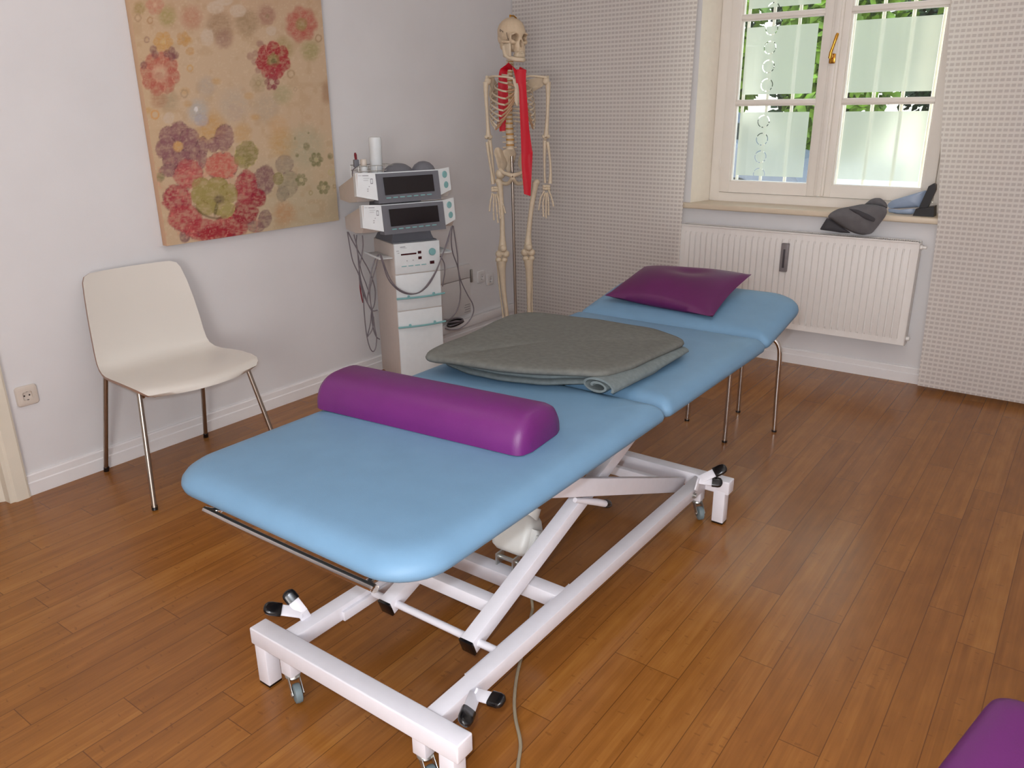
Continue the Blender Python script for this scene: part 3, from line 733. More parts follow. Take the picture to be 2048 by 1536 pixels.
# ================================================================== STOOLS
S = thing('stool', (2.04, -1.17, 0), 'low stool on four bent chrome legs under the head end of the blue table', 'stool')
ctr = Vector((2.037, -1.169, 0)); feet = [Vector((1.835, -1.22, 0)), Vector((2.086, -1.368, 0)), Vector((2.23, -1.118, 0)), Vector((1.997, -0.969, 0))]
for f in feet:
    d = (ctr-f); d.z = 0; d.normalize()
    pts = spline([f+Vector((0, 0, 0.008)), f+Vector((0, 0, 0.2))+d*0.006, f+Vector((0, 0, 0.37))+d*0.01, f+Vector((0, 0, 0.425))+d*0.022, f+Vector((0, 0, 0.45))+d*0.05, f+Vector((0, 0, 0.456))+d*0.10, f+Vector((0, 0, 0.456))+d*0.16], 5)
    lg = obj('leg', tube(BM(), pts, 0.0105, 10), M['chrome'], S)
    obj('foot_cap', lathe(BM(), [(0, 0), (0.012, 0), (0.012, 0.008), (0, 0.008)], f, (0, 0, 1), 12), M['rubber'], lg)
bm = BM(); lathe(bm, [(0, 0.466), (0.14, 0.466), (0.152, 0.47), (0.155, 0.478), (0.15, 0.486), (0.13, 0.489), (0, 0.488)], ctr, (0, 0, 1), 32); obj('seat', bm, M['black'], S, 50)
PS = thing('stool', (3.53, -3.48, 0), 'purple padded stool cut off by the lower right corner of the photo', 'stool')
# plan orientation follows its visible edge
e0, e1 = atz(1900, 1536, 0.47), atz(1995, 1410, 0.47)
ev = (e1-e0); ev.z = 0; ev.normalize(); eu = Vector((ev.y, -ev.x, 0))
cc = e1+ev*0.062-eu*0.02
Mx = frame_m((cc.x, cc.y, 0), eu, -ev, (0, 0, 1)); Mx = frame_m((cc.x, cc.y, 0), eu, ev, Vector((0, 0, 1)))
bm = BM(); slab(bm, 0.0, 0.42, -0.46, 0.0, 0.05, [(0.02, 0.39), (0.004, 0.395), (0, 0.41), (0, 0.445), (0.006, 0.46), (0.02, 0.468), (0.05, 0.472)], 8, Mx); obj('seat', bm, M['purple'], PS, 60)
bm = BM(); box(bm, 0.03, 0.39, -0.43, -0.03, 0.35, 0.392, 0.004, mtx=Mx); obj('seat_frame', bm, M['frame_white'], PS)
for lx in (0.05, 0.37):
    for ly in (-0.41, -0.05):
        bm = BM(); box(bm, lx-0.018, lx+0.018, ly-0.018, ly+0.018, 0, 0.352, 0.003, mtx=Mx); obj('leg', bm, M['frame_white'], PS)

# ================================================================== CHAIR
CH = thing('chair', (0.3, -2.95, 0), 'off white moulded shell chair on four thin metal legs by the left wall', 'chair')
co = Vector((0.048, -2.935, 0)); cf = Vector((0.9989, -0.047, 0)); cl = Vector((0.047, 0.9989, 0))
def cp(a, l, z): return co+cf*a+cl*l+Vector((0, 0, z))
# side profile (along, z, half width) from seat front over the bend to the top of the back
prof = [(0.520, 0.430, 0.205, .0), (0.517, 0.440, 0.235, 0), (0.505, 0.450, 0.252, 0), (0.48, 0.457, 0.262, 0), (0.43, 0.460, 0.267, 0), (0.35, 0.459, 0.267, 0), (0.27, 0.453, 0.262, 0), (0.20, 0.447, 0.255, 0.0), (0.145, 0.449, 0.249, 0.004), (0.105, 0.463, 0.244, 0.008), (0.08, 0.49, 0.241, .012), (0.063, 0.535, 0.238, .016), (0.048, 0.60, 0.234, .02), (0.030, 0.68, 0.227, .022), (0.012, 0.76, 0.217, .022), (-0.002, 0.815, 0.207, .02), (-0.007, 0.836, 0.195, .018), (-0.010, 0.846, 0.170, .016)]
bm = BM(); nx = 22; th = 0.011
def shell_pts(off):
    rows = []
    for i, (a, z, w, cv) in enumerate(prof):
        a0, z0 = prof[max(0, i-1)][:2]; a1, z1 = prof[min(len(prof)-1, i+1)][:2]
        t = Vector((a1-a0, z1-z0)).normalized(); nn_ = Vector((t.y, -t.x))
        row = []
        f = max(0.0, 1-i/8); g = min(1.0, max(0.0, (i-1)/7))*max(0.0, 1-max(0, i-9)/6)
        for k in range(nx+1):
            s = -1+2*k/nx
            aa = a+nn_.x*off-0.05*f*s*s+cv*1.3*s*s
            zz = z+nn_.y*off+0.012*g*s**4
            rows_ = cp(aa, s*w+0.01, zz); row.append(rows_)
        rows.append(row)
    return rows
A, B = shell_pts(0.0), shell_pts(th)
VA = [[bm.verts.new(p) for p in r] for r in A]; VB = [[bm.verts.new(p) for p in r] for r in B]
for i in range(len(prof)-1):
    for k in range(nx):
        bm.faces.new((VA[i][k], VA[i][k+1], VA[i+1][k+1], VA[i+1][k])); bm.faces.new((VB[i][k], VB[i+1][k], VB[i+1][k+1], VB[i][k+1]))
    for k in (0, nx): bm.faces.new((VA[i][k], VA[i+1][k], VB[i+1][k], VB[i][k])).material_index = 1
for i in (0, -1):
    for k in range(nx): bm.faces.new((VA[i][k], VA[i][k+1], VB[i][k+1], VB[i][k])).material_index = 1
obj('seat_shell', bm, [M['shell'], M['shell_edge']], CH, 50)
bm = BM(); 
for s in (-1, 1): tube(bm, spline([cp(0.40, s*0.215+0.01, 0.42), cp(0.3, s*0.215+0.01, 0.437), cp(0.2, s*0.2+0.01, 0.428), cp(0.12, s*0.19+0.01, 0.42)], 4), 0.008, 8)
for a in (0.16, 0.36): tube(bm, [cp(a, -0.2, 0.428), cp(a, 0.22, 0.428)], 0.008, 8)
obj('under_frame', bm, M['steel'], CH)
for top_, ft in ((cp(0.405, -0.222, 0.445), Vector((0.54, -3.244, 0))), (cp(0.405, 0.242, 0.445), Vector((0.567, -2.66, 0))), (cp(0.10, -0.205, 0.448), Vector((0.037, -3.169, 0))), (cp(0.10, 0.215, 0.44), Vector((0.059, -2.70, 0)))):
    bm = BM(); tube(bm, [ft+Vector((0, 0, 0.012)), ft.lerp(top_, 0.9), top_], [0.0095, 0.0095, 0.0095], 10)
    lg = obj('leg', bm, M['steel'], CH); d = (top_-ft).normalized()
    obj('foot_cap', tube(BM(), [ft, ft+d*0.02], 0.0115, 10), M['rubber'], lg)

# ================================================================== PAINTING
PX, PY0, PY1, PZ0, PZ1 = 0.034, -2.733, -1.746, 0.905, 2.09
def vnoise(x, y, sc, seed):
    rs = np.random.RandomState(seed); g = rs.rand(256, 256)
    X = x/sc; Y = y/sc; xi = np.floor(X).astype(int); yi = np.floor(Y).astype(int); fx = X-xi; fy = Y-yi
    fx = fx*fx*(3-2*fx); fy = fy*fy*(3-2*fy); a = lambda i, j: g[(xi+i) % 256, (yi+j) % 256]
    return a(0, 0)*(1-fx)*(1-fy)+a(1, 0)*fx*(1-fy)+a(0, 1)*(1-fx)*fy+a(1, 1)*fx*fy
NY, NZ = 250, 300
yy = np.linspace(PY0, PY1, NY+1); zz = np.linspace(PZ0, PZ1, NZ+1); GY, GZ = np.meshgrid(yy, zz)
rel = np.stack([np.full_like(GY, PX)-CAM[0], GY-CAM[1], GZ-CAM[2]], -1) @ RW.T
U = F*rel[..., 0]/rel[..., 2]+1024; V = F*rel[..., 1]/rel[..., 2]+768
U = (U-240)*3.072; V = V*3.072       # flower layout units
SC = 1.08
def C(r, g, b): return np.array(lin((min(255, r*SC), min(255, g*SC), min(255, b*SC))))
n1 = vnoise(U+5000, V+5000, 160, 1); n2 = vnoise(U+5000, V+5000, 40, 2); n3 = vnoise(U+5000, V+5000, 9, 3); n4 = vnoise(U+5000, V+5000, 18, 4); n5 = vnoise(U+5000, (V+5000)*4, 26, 5)
img = np.zeros(U.shape+(3,)); img[:] = C(180, 156, 130)
def blend(mask, col): 
    global img
    img = img*(1-mask[..., None])+col*mask[..., None]
def ss(a, b, x): t = np.clip((x-a)/(b-a), 0, 1); return t*t*(3-2*t)
blend(ss(700, 1200, V)*ss(600, 1100, U)*0.8, C(168, 156, 130)); blend(ss(500, 0, U)*0.25, C(186, 152, 104)); blend(ss(300, 0, V)*0.3, C(170, 134, 108)); blend(ss(.5, .9, n1)*0.3, C(184, 158, 128)); blend(ss(.55, .9, n2)*0.25, C(158, 130, 96))
def mute(c, k=0.14): g = sum(c)/3; return tuple(v*(1-k)+g*k for v in c)
def pet(x, y, rx, ry, col, al=0.85, soft=0.18, rot=0.0, edge=None):
    dx, dy = U-x, V-y; c_, s_ = math.cos(rot), math.sin(rot)
    d = np.sqrt(((dx*c_+dy*s_)/rx)**2+((-dx*s_+dy*c_)/ry)**2)+(n4-0.5)*0.22+(n3-0.5)*0.08
    m = 1-ss(1-soft, 1.0, d); tex = 0.5+0.5*ss(0.25, 0.7, n3*0.35+n4*0.35+n5*0.3)
    blend(m*al*tex, C(*mute(col))*0.92)
    if edge is not None: blend(np.exp(-((d-0.97)/0.045)**2)*0.7*ss(0.45, 0.75, n4), C(*edge))
def ringp(x, y, r, col, al=0.7, w=0.22):
    d = np.sqrt((U-x)**2+((V-y)/1.15)**2)/r+(n3-0.5)*0.2; blend(np.exp(-((d-1)/w)**2)*al, C(*col))
def flower(x, y, R, r, n, col, ccol, cr, al=0.85, soft=0.25, rot=0.0, edge=None):
    for k in range(n):
        a = rot+2*PI*k/n; pet(x+R*math.cos(a), y+R*1.1*math.sin(a), r, r*1.1, col, al, soft, 0, edge)
    pet(x, y, cr, cr*1.15, ccol, 0.9, 0.3)
# washes
for x, y, r, c in ((560, 780, 120, (190, 140, 70)), (700, 640, 130, (176, 158, 138)), (480, 680, 95, (168, 160, 150)), (530, 530, 80, (168, 152, 136)), (900, 660, 120, (172, 152, 128)), (970, 770, 80, (192, 152, 108)), (1000, 880, 110, (186, 144, 84)), (1010, 1310, 90, (180, 130, 84)), (750, 820, 75, (190, 148, 92)), (610, 160, 110, (146, 112, 82)), (780, 140, 100, (146, 118, 84)), (640, 240, 75, (150, 110, 96)), (440, 110, 90, (180, 118, 92)), (290, 100, 75, (150, 138, 70)), (120, 50, 50, (146, 124, 60)), (900, 90, 80, (160, 120, 100)), (1000, 300, 90, (154, 134, 80)), (1170, 310, 80, (148, 140, 82)), (300, 620, 80, (160, 140, 110)), (240, 610, 70, (168, 118, 86)), (1140, 900, 160, (164, 156, 126)), (1000, 580, 80, (160, 150, 110))): pet(x, y, r, r*1.1, c, 0.72, 0.6)
for x, y in ((400, 560), (590, 500), (790, 590), (830, 720), (420, 640), (500, 850), (170, 680), (420, 250)): pet(x, y, 42, 30, (192, 140, 62), 0.5, 0.7)
# pale blossoms at the top
for x, y, rx, ry in ((585, 45, 62, 44), (725, 65, 58, 46), (535, 230, 46, 62), (930, 190, 36, 34), (640, 10, 60, 30), (300, 725, 40, 40)): pet(x, y, rx, ry, (194, 172, 150), 0.85, 0.25)
flower(215, 30, 34, 28, 6, (188, 120, 96), (196, 150, 120), 18, 0.6)
flower(1115, 150, 62, 52, 7, (176, 76, 66), (150, 122, 70), 42, 0.75, 0.5); flower(905, 100, 30, 26, 6, (160, 110, 92), (150, 120, 90), 14, 0.5)
flower(265, 258, 38, 28, 6, (196, 142, 66), (200, 158, 92), 18, 0.7); flower(390, 240, 26, 22, 5, (190, 134, 58), (180, 140, 90), 12, 0.6); pet(430, 315, 30, 26, (190, 134, 58), 0.6)
flower(245, 450, 78, 52, 8, (176, 88, 72), (196, 146, 118), 58, 0.85, 0.2, 0.2, (198, 150, 124)); pet(240, 465, 26, 24, (178, 120, 96), 0.8)
for x, y in ((205, 305), (215, 335), (288, 330), (318, 312), (340, 340), (320, 350), (145, 400)): pet(x, y, 26, 30, (124, 72, 74), 0.8, 0.3)
for x, y in ((835, 330), (830, 380), (850, 430), (800, 345), (860, 270)): pet(x, y, 28, 28, (146, 96, 90), 0.6, 0.4)
flower(940, 370, 66, 46, 7, (160, 34, 46), (136, 116, 64), 44, 0.95, 0.15, 0.25, (190, 130, 110)); pet(945, 380, 20, 24, (96, 84, 50), 0.7)
flower(933, 505, 30, 20, 6, (132, 44, 62), (180, 150, 130), 14, 0.9); flower(850, 510, 34, 26, 6, (160, 140, 104), (170, 150, 110), 14, 0.5)
flower(940, 440, 26, 26, 5, (166, 50, 60), (150, 60, 60), 20, 0.7)
pet(480, 690, 66, 80, (170, 164, 158), 0.7, 0.5); pet(500, 740, 50, 44, (164, 156, 160), 0.7, 0.3, 0, (150, 130, 130)); pet(705, 690, 50, 56, (178, 152, 130), 0.6, 0.3, 0, (164, 140, 130)); pet(468, 672, 14, 20, (214, 208, 204), 0.9)
# plum flowers behind the big blossom
flower(358, 900, 82, 62, 7, (136, 88, 92), (196, 144, 82), 36, 0.92, 0.12, 0.3, (86, 56, 62))
for x, y, rx, ry in ((640, 845, 62, 88), (505, 905, 42, 70), (500, 980, 36, 60), (575, 890, 40, 50), (300, 1050, 60, 40)): pet(x, y, rx, ry, (138, 92, 94), 0.9, 0.12, 0.1, (80, 54, 60))
for x, y, rx, ry, c in ((885, 1110, 70, 100, (124, 80, 86)), (1010, 1010, 58, 60, (150, 132, 112)), (1035, 1130, 66, 86, (146, 134, 108)), (890, 1345, 44, 60, (124, 92, 90)), (830, 1390, 60, 40, (130, 92, 90)), (400, 1450, 36, 44, (120, 78, 84)), (1000, 1190, 40, 50, (140, 128, 106))): pet(x, y, rx, ry, c, 0.88, 0.12, 0.2, (110, 84, 84))
# big blossom
for x, y, rx, ry, c in ((420, 1070, 95, 95, (176, 70, 72)), (625, 1020, 105, 90, (190, 86, 74)), (350, 1220, 95, 90, (160, 40, 58)), (400, 1340, 110, 90, (170, 50, 60)), (500, 1410, 110, 70, (168, 44, 56)), (680, 1390, 110, 80, (160, 32, 48)), (770, 1300, 85, 80, (150, 26, 46)), (775, 1150, 72, 110, (162, 42, 58)), (850, 1215, 50, 60, (150, 30, 50)), (590, 1440, 120, 50, (158, 34, 46))): pet(x, y, rx, ry, c, 0.95, 0.12, 0, (110, 44, 58))
blend(ss(.6, .85, n3*.5+n2*.5)*ss(900, 1100, V)*(1-ss(800, 900, U))*0.35, C(204, 120, 108))
for x, y, rx, ry in ((500, 1140, 60, 52), (600, 1130, 66, 46), (665, 1190, 60, 66), (620, 1270, 66, 60), (530, 1260, 66, 66), (480, 1200, 46, 60), (575, 1195, 90, 70)): pet(x, y, rx, ry, (152, 136, 74), 0.95, 0.1, 0, (120, 104, 52))
pet(610, 1225, 42, 36, (88, 66, 66), 0.85, 0.6); pet(590, 1285, 14, 60, (84, 76, 44), 0.7, 0.5, 0.2); blend(np.exp(-((np.sqrt((U-590)**2+(V-1190)**2)/150-1)/0.05)**2)*ss(1230, 1300, V)*0.7, C(84, 70, 44))
pet(662, 1295, 40, 58, (160, 144, 84), 0.95, 0.1, 0.7, (190, 176, 110)); pet(775, 950, 74, 86, (134, 122, 66), 0.95, 0.08, 0.3, (176, 164, 96)); pet(972, 1098, 34, 40, (128, 118, 60), 0.9, 0.1, 0, (180, 170, 110))
pet(740, 985, 40, 26, (160, 146, 80), 0.7, 0.3, 0.5)
for x, y, r in ((1205, 980, 28), (1113, 1105, 24), (1250, 1152, 26)): flower(x, y, r, r*0.62, 6, (112, 112, 68), (170, 160, 112), r*0.4, 0.85, 0.25)
for x, y, r in ((1145, 900, 24), (1292, 960, 20), (1088, 955, 13), (1075, 850, 8), (1158, 817, 7), (250, 1090, 30)): pet(x, y, r, r*1.15, (118, 114, 74), 0.8, 0.35)
for x, y, r, c in ((165, 245, 14, (130, 100, 90)), (185, 125, 16, (150, 112, 70)), (110, 110, 18, (146, 120, 90)), (430, 420, 16, (184, 140, 70)), (395, 575, 20, (150, 130, 104)), (1050, 455, 20, (146, 122, 90)), (1220, 235, 18, (140, 112, 80)), (1172, 1185, 10, (130, 120, 70)), (1295, 1060, 14, (172, 160, 110)), (1077, 548, 9, (150, 136, 110)), (215, 705, 22, (190, 132, 60)), (1318, 1145, 9, (120, 110, 70)), (850, 510, 14, (140, 124, 90))): ringp(x, y, r, c)
blend(ss(0.72, 0.9, n3)*0.25, C(90, 70, 56)*0+C(196, 176, 150)); blend(ss(1225, 1260, U)*ss(480, 540, V)*ss(660, 600, V)*0.6, C(140, 108, 84))
me = bpy.data.meshes.new('canvas')
verts = np.stack([np.full(GY.size, PX), GY.ravel(), GZ.ravel()], -1)
idx = np.arange((NY+1)*(NZ+1)).reshape(NZ+1, NY+1)
faces = np.stack([idx[:-1, :-1].ravel(), idx[:-1, 1:].ravel(), idx[1:, 1:].ravel(), idx[1:, :-1].ravel()], -1)
nv = len(verts); border = np.concatenate([idx[0, :], idx[1:, -1], idx[-1, -2::-1], idx[-2:0, 0]])
bv_ = verts[border].copy(); bv_[:, 0] = 0.002
allv = np.vstack([verts, bv_]); nb = len(border)
sides = [(int(border[i]), int(nv+i), int(nv+(i+1) % nb), int(border[(i+1) % nb])) for i in range(nb)]
me.from_pydata(allv.tolist(), [], faces.tolist()+sides)
ca = me.color_attributes.new('Col', 'FLOAT_COLOR', 'POINT')
cols = np.ones((len(allv), 4)); cols[:nv, :3] = img.reshape(-1, 3); cols[nv:, :3] = img.reshape(-1, 3)[border]*0.9
ca.data.foreach_set('color', cols.astype(np.float32).ravel())
me.materials.append(vcol_mat('painted canvas', 0.8, 0.15, 0.25)); me.update()
o = bpy.data.objects.new('painting', me); COL.objects.link(o)
tag(o, 'large unframed canvas of red, plum and ochre flowers hung on the left wall', 'painting')

# ================================================================== WALL FITTINGS
def outlet(name, yc, zc, X, label, m_):
    t = thing(name, (X, yc, zc), label, 'outlet'); h_ = 0.0405
    bm = BM(); R = []
    for s, o_ in ((1.0, 0.0), (1.0, 0.005), (0.93, 0.010), (0.72, 0.0125), (0.70, 0.0125)):
        R.append([Vector((X+o_, yc+a*s, zc+b*s)) for a, b in rrect(-h_, h_, -h_, h_, 0.012, 5)])
    pr = rrect(-h_, h_, -h_, h_, 0.012, 5)
    R.append([Vector((X+0.0130, yc+0.0215*a/math.hypot(a, b), zc+0.0215*b/math.hypot(a, b))) for a, b in pr])
    R.append([Vector((X+0.004, yc+0.0200*a/math.hypot(a, b), zc+0.0200*b/math.hypot(a, b))) for a, b in pr])
    loft(bm, R); obj('cover_plate', bm, m_, t, 40)
    bm = BM(); lathe(bm, [(0, 0.004), (0.0185, 0.004), (0.0185, 0.0048), (0, 0.0048)], (X, yc, zc), (1, 0, 0), 24); w = obj('socket_well', bm, m_, t)
    bm = BM()
    for s in (-1, 1): lathe(bm, [(0, 0.0042), (0.0032, 0.0042), (0.0032, 0.0056), (0, 0.0056)], (X, yc+s*0.0095, zc), (1, 0, 0), 8)
    box(bm, X+0.004, X+0.012, yc-0.003, yc+0.003, zc-0.021, zc-0.016); box(bm, X+0.004, X+0.012, yc-0.003, yc+0.003, zc+0.016, zc+0.021)
    obj('contact_hole', bm, M['black'], w)
outlet('wall_outlet', -3.397, 0.408, 0.001, 'cream wall socket beside the door frame, left of the chair', M['socket'])
outlet('wall_outlet', -0.513, 0.39, 0.001, 'pale wall socket behind the skeleton, nearer to the fuse cabinet', M['socket_white'])
outlet('wall_outlet', -0.418, 0.357, 0.001, 'pale wall socket behind the skeleton leg, nearer to the corner', M['socket_white'])
FB = thing('fuse_cabinet', (0.0, -0.8, 0.17), 'flat white wall cabinet with a slit and grey latch, behind the therapy tower', 'cabinet')
bm = BM(); box(bm, 0.0, 0.018, -1.15, -0.645, 0.172, 0.408, 0.003); obj('lower_door', bm, M['socket_white'], FB)
bm = BM(); box(bm, 0.0, 0.018, -1.15, -0.645, 0.411, 0.50, 0.003); obj('upper_door', bm, M['socket_white'], FB)
bm = BM(); box(bm, 0.0, 0.008, -1.14, -0.65, 0.40, 0.42); obj('slit', bm, M['red_tip'], FB)
bm = BM(); box(bm, 0.0, 0.016, -0.632, -0.612, 0.372, 0.458, 0.004); obj('latch', bm, M['zinc'], FB, label='grey latch')
bm = BM(); 
for k in range(4): box(bm, 0.018, 0.0186, -0.715+0.006*(k % 2), -0.655, 0.185+0.016*k, 0.188+0.016*k)
obj('label_print', bm, M['print'], FB, 0)

# ================================================================== THERAPY TOWER
th = math.radians(65.4); tu = Vector((math.cos(th), math.sin(th), 0)); tn = Vector((math.sin(th), -math.cos(th), 0)); tF = Vector((0.387, -1.707, 0))
def TP(u, n, z): return tF+tu*u+tn*n+Vector((0, 0, z))
TM = frame_m(tF, tu, -tn, Vector((0, 0, 1)))      # local x = u, y = into the room wall, z up
TW = thing('therapy_cabinet', tuple(tF), 'slim white rolling cabinet with teal drawer handles carrying two electrotherapy units', 'cabinet')
bm = BM(); box(bm, 0.0, 0.258, 0.006, 0.30, 0.05, 0.80, 0.005, mtx=TM); obj('carcass', bm, M['device_side'], TW)
for z0, z1 in ((0.06, 0.444), (0.449, 0.640)):
    dr = obj('drawer', box(BM(), 0.002, 0.256, 0.0, 0.012, z0, z1, 0.002, mtx=TM), M['device'], TW)
    hz = 0.361 if z0 < 0.2 else 0.517
    bm = BM(); pts = spline([TP(-0.002, 0.004, hz), TP(0.06, 0.016, hz), TP(0.13, 0.022, hz), TP(0.2, 0.018, hz), TP(0.272, 0.006, hz+0.001)], 5)
    tube(bm, pts, 0.0055, 8)
    for u in (0.062, 0.205): ball(bm, TP(u, 0.014, hz+0.008), 0.0075, (1, 1, 1), 10)
    obj('drawer_handle', bm, M['teal'], dr, label='teal bow handle')
pn = obj('control_panel', box(BM(), 0.002, 0.256, -0.003, 0.012, 0.645, 0.803, 0.003, mtx=TM), M['device'], TW)
def knob(u, z, r, par, n0=0.003, nm='knob'):
    bm = BM(); lathe(bm, [(0, 0), (r, 0), (r*0.98, 0.008), (r*0.9, 0.011), (0, 0.012)], TP(u, n0, z), tn, 20); return obj(nm, bm, M['teal'], par)
knob(0.211, 0.747, 0.019, pn)
bm = BM(); box(bm, 0.036, 0.122, -0.0045, -0.002, 0.742, 0.750, 0, mtx=TM); obj('display', bm, M['led'], pn, 0)
for u, z in ((0.14, 0.75), (0.141, 0.721)): obj('display', box(BM(), u-0.0095, u+0.0095, -0.0045, -0.002, z-0.007, z+0.007, mtx=TM), M['led'], pn, 0)
obj('power_switch', box(BM(), 0.196, 0.221, -0.006, -0.002, 0.683, 0.699, 0.001, mtx=TM), M['led'], pn)
for u in (0.05, 0.088, 0.125, 0.161): obj('button', box(BM(), u-0.0135, u+0.0135, -0.0055, -0.002, 0.682, 0.6865, 0.001, mtx=TM), M['teal'], pn)
for u0, u1, z0, z1 in ((0.066, 0.070, 0.710, 0.714), (0.100, 0.104, 0.710, 0.714), (0.034, 0.062, 0.7835, 0.7865), (0.034, 0.07, 0.778, 0.779), (0.012, 0.026, 0.765, 0.767), (0.018, 0.028, 0.754, 0.756)):
    obj('panel_print', box(BM(), u0, u1, -0.004, -0.002, z0, z1, mtx=TM), M['print'], pn, 0)
bm = BM(); box(bm, 0.006, 0.252, 0.02, 0.29, 0.799, 0.808, 0.003, mtx=TM)
loft(bm, [[TP(u, n, z) for u, n in ((a, -b0), (b, -b0), (b, -0.27), (a, -0.27))] for z, a, b, b0 in ((0.806, 0.0, 0.24, 0.03), (0.83, 0.015, 0.235, 0.05), (0.853, 0.02, 0.23, 0.055))])
obj('top_plinth', bm, M['device_grey'], TW)
for s, u0, u1 in ((0, -0.075, 0.0), (1, 0.258, 0.335)):
    bm = BM(); box(bm, u0, u1, 0.02, 0.25, 0.727, 0.731, 0.001, mtx=TM); box(bm, u0 if s == 0 else u1-0.003, u0+0.003 if s == 0 else u1, 0.02, 0.25, 0.731, 0.738, mtx=TM); obj('side_shelf', bm, M['device'], TW)
for u in (0.03, 0.228):
    for y in (0.04, 0.26):
        bm = BM(); c = TP(u, -y, 0.026); lathe(bm, [(0.004, -0.011), (0.024, -0.011), (0.026, 0), (0.024, 0.011), (0.004, 0.011)], c, tu, 16); box(bm, u-0.018, u+0.018, y-0.018, y+0.018, 0.046, 0.053, mtx=TM); obj('caster', bm, M['black'], TW)

def unit(name, zc, du, dn, label):
    """one therapy unit: hexagonal housing, swept-back white front wings, grey display bezel"""
    t = thing(name, tuple(TP(0.09+du, -0.1, zc-0.07)), label, 'therapy unit')
    def Q(u, n, z): return TP(u+du, n+dn, zc+z)
    bm = BM()
    side = [(-0.035, -0.045), (-0.03, 0.063), (-0.33, -0.022), (-0.325, -0.085), (-0.17, -0.088), (-0.06, -0.075)]
    loft(bm, [[Q(u, n, z) for n, z in side] for u in (-0.168, -0.09, 0.255, 0.33)]); obj('housing', bm, M['device_side'], t, 20)
    front = obj('front_shell', loft(BM(), [[Q(u, n, z) for u, n, z in ring] for ring in (
        [(-0.172, -0.036, -0.046), (-0.172, -0.034, 0.066), (-0.172, -0.07, 0.060), (-0.172, -0.07, -0.05)],
        [(-0.08, 0.012, -0.066), (-0.086, 0.006, 0.066), (-0.086, -0.07, 0.060), (-0.08, -0.07, -0.068)],
        [(0.252, 0.012, -0.062), (0.246, 0.006, 0.068), (0.246, -0.07, 0.062), (0.252, -0.07, -0.064)],
        [(0.336, -0.026, -0.04), (0.328, -0.026, 0.074), (0.328, -0.07, 0.066), (0.336, -0.07, -0.045)])]), M['device'], t, 15)
    bz = obj('bezel', loft(BM(), [[Q(u, n, z) for u, n, z in ring] for ring in (
        [(-0.079, 0.02, -0.082), (-0.084, 0.016, 0.061), (-0.084, -0.05, 0.061), (-0.079, -0.05, -0.088)],
        [(0.258, 0.02, -0.078), (0.247, 0.016, 0.063), (0.247, -0.05, 0.063), (0.258, -0.05, -0.084)])]), M['device_grey'], t, 0)
    def fz(z): return 0.0175+(z-0.06)*(-0.004/0.14)+0.0022
    sc = BM(); A = [(-0.05, 0.043), (0.214, 0.046), (0.221, -0.036), (-0.044, -0.042)]
    loft(sc, [[Q(u, fz(z)+o_, z) for u, z in A] for o_ in (-0.004, 0.0012)]); obj('display', sc, M['screen'], bz, 0)
    for k in range(7):
        u = -0.028+0.0365*k; z = -0.056+0.0008*k; bb = BM(); loft(bb, [[Q(u+a, fz(z)+o_, z+b) for a, b in ((-0.012, -0.003), (0.012, -0.0025), (0.012, 0.0025), (-0.012, 0.002))] for o_ in (-0.003, 0.002)]); obj('button', bb, M['teal'], bz, 0)
    for u, z in ((0.291, 0.04), (0.297, -0.012)):
        bb = BM(); n0 = -0.009-(u-0.249)*0.05/0.085*0.55; ax_ = (tn+tu*0.45).normalized()
        lathe(bb, [(0, 0), (0.0185, 0), (0.018, 0.010), (0.0165, 0.013), (0, 0.014)], Q(u, n0+0.002, z), ax_, 20); obj('knob', bb, M['teal'], t)
    pb = BM()
    def wing(u0, u1, z0, z1):
        f = lambda u: -0.036+(u+0.172)*(0.046/0.09)+0.0012
        pb.faces.new([pb.verts.new(Q(u, f(u), z)) for u, z in ((u0, z0), (u1, z0), (u1, z1), (u0, z1))])
    wing(-0.142, -0.115, 0.052, 0.055); wing(-0.165, -0.145, 0.053, 0.0545); wing(-0.138, -0.112, 0.040, 0.0412); wing(-0.138, -0.118, 0.030, 0.0312)
    for a, b in ((0.0, 0.0035), (0.0215, 0.025)): wing(-0.108, -0.098, 0.014+a, 0.014+b)
    wing(-0.108, -0.1065, 0.014, 0.039); wing(-0.0995, -0.098, 0.014, 0.039)
    wing(-0.117, -0.113, 0.0, 0.003); wing(-0.125, -0.118, -0.012, -0.0095); wing(-0.125, -0.119, -0.022, -0.019)
    obj('front_print', pb, M['print'], t, 0)
    return Q, t
unit('therapy_unit', 0.943, 0.018, 0.03, 'grey framed electrotherapy unit, lower of the two, standing on the white cabinet')
Q, U2 = unit('therapy_unit', 1.098, -0.002, 0.03, 'grey framed electrotherapy unit, upper of the two, with accessories on top')
bm = BM(); loft(bm, [[TP(u, n, z) for u, n in ((a, -0.05), (b, -0.05), (b, -0.25), (a, -0.25))] for z, a, b in ((0.972, -0.03, 0.19), (1.03, -0.02, 0.18))]); 
obj('foot_block', bm, M['device_grey'], U2)

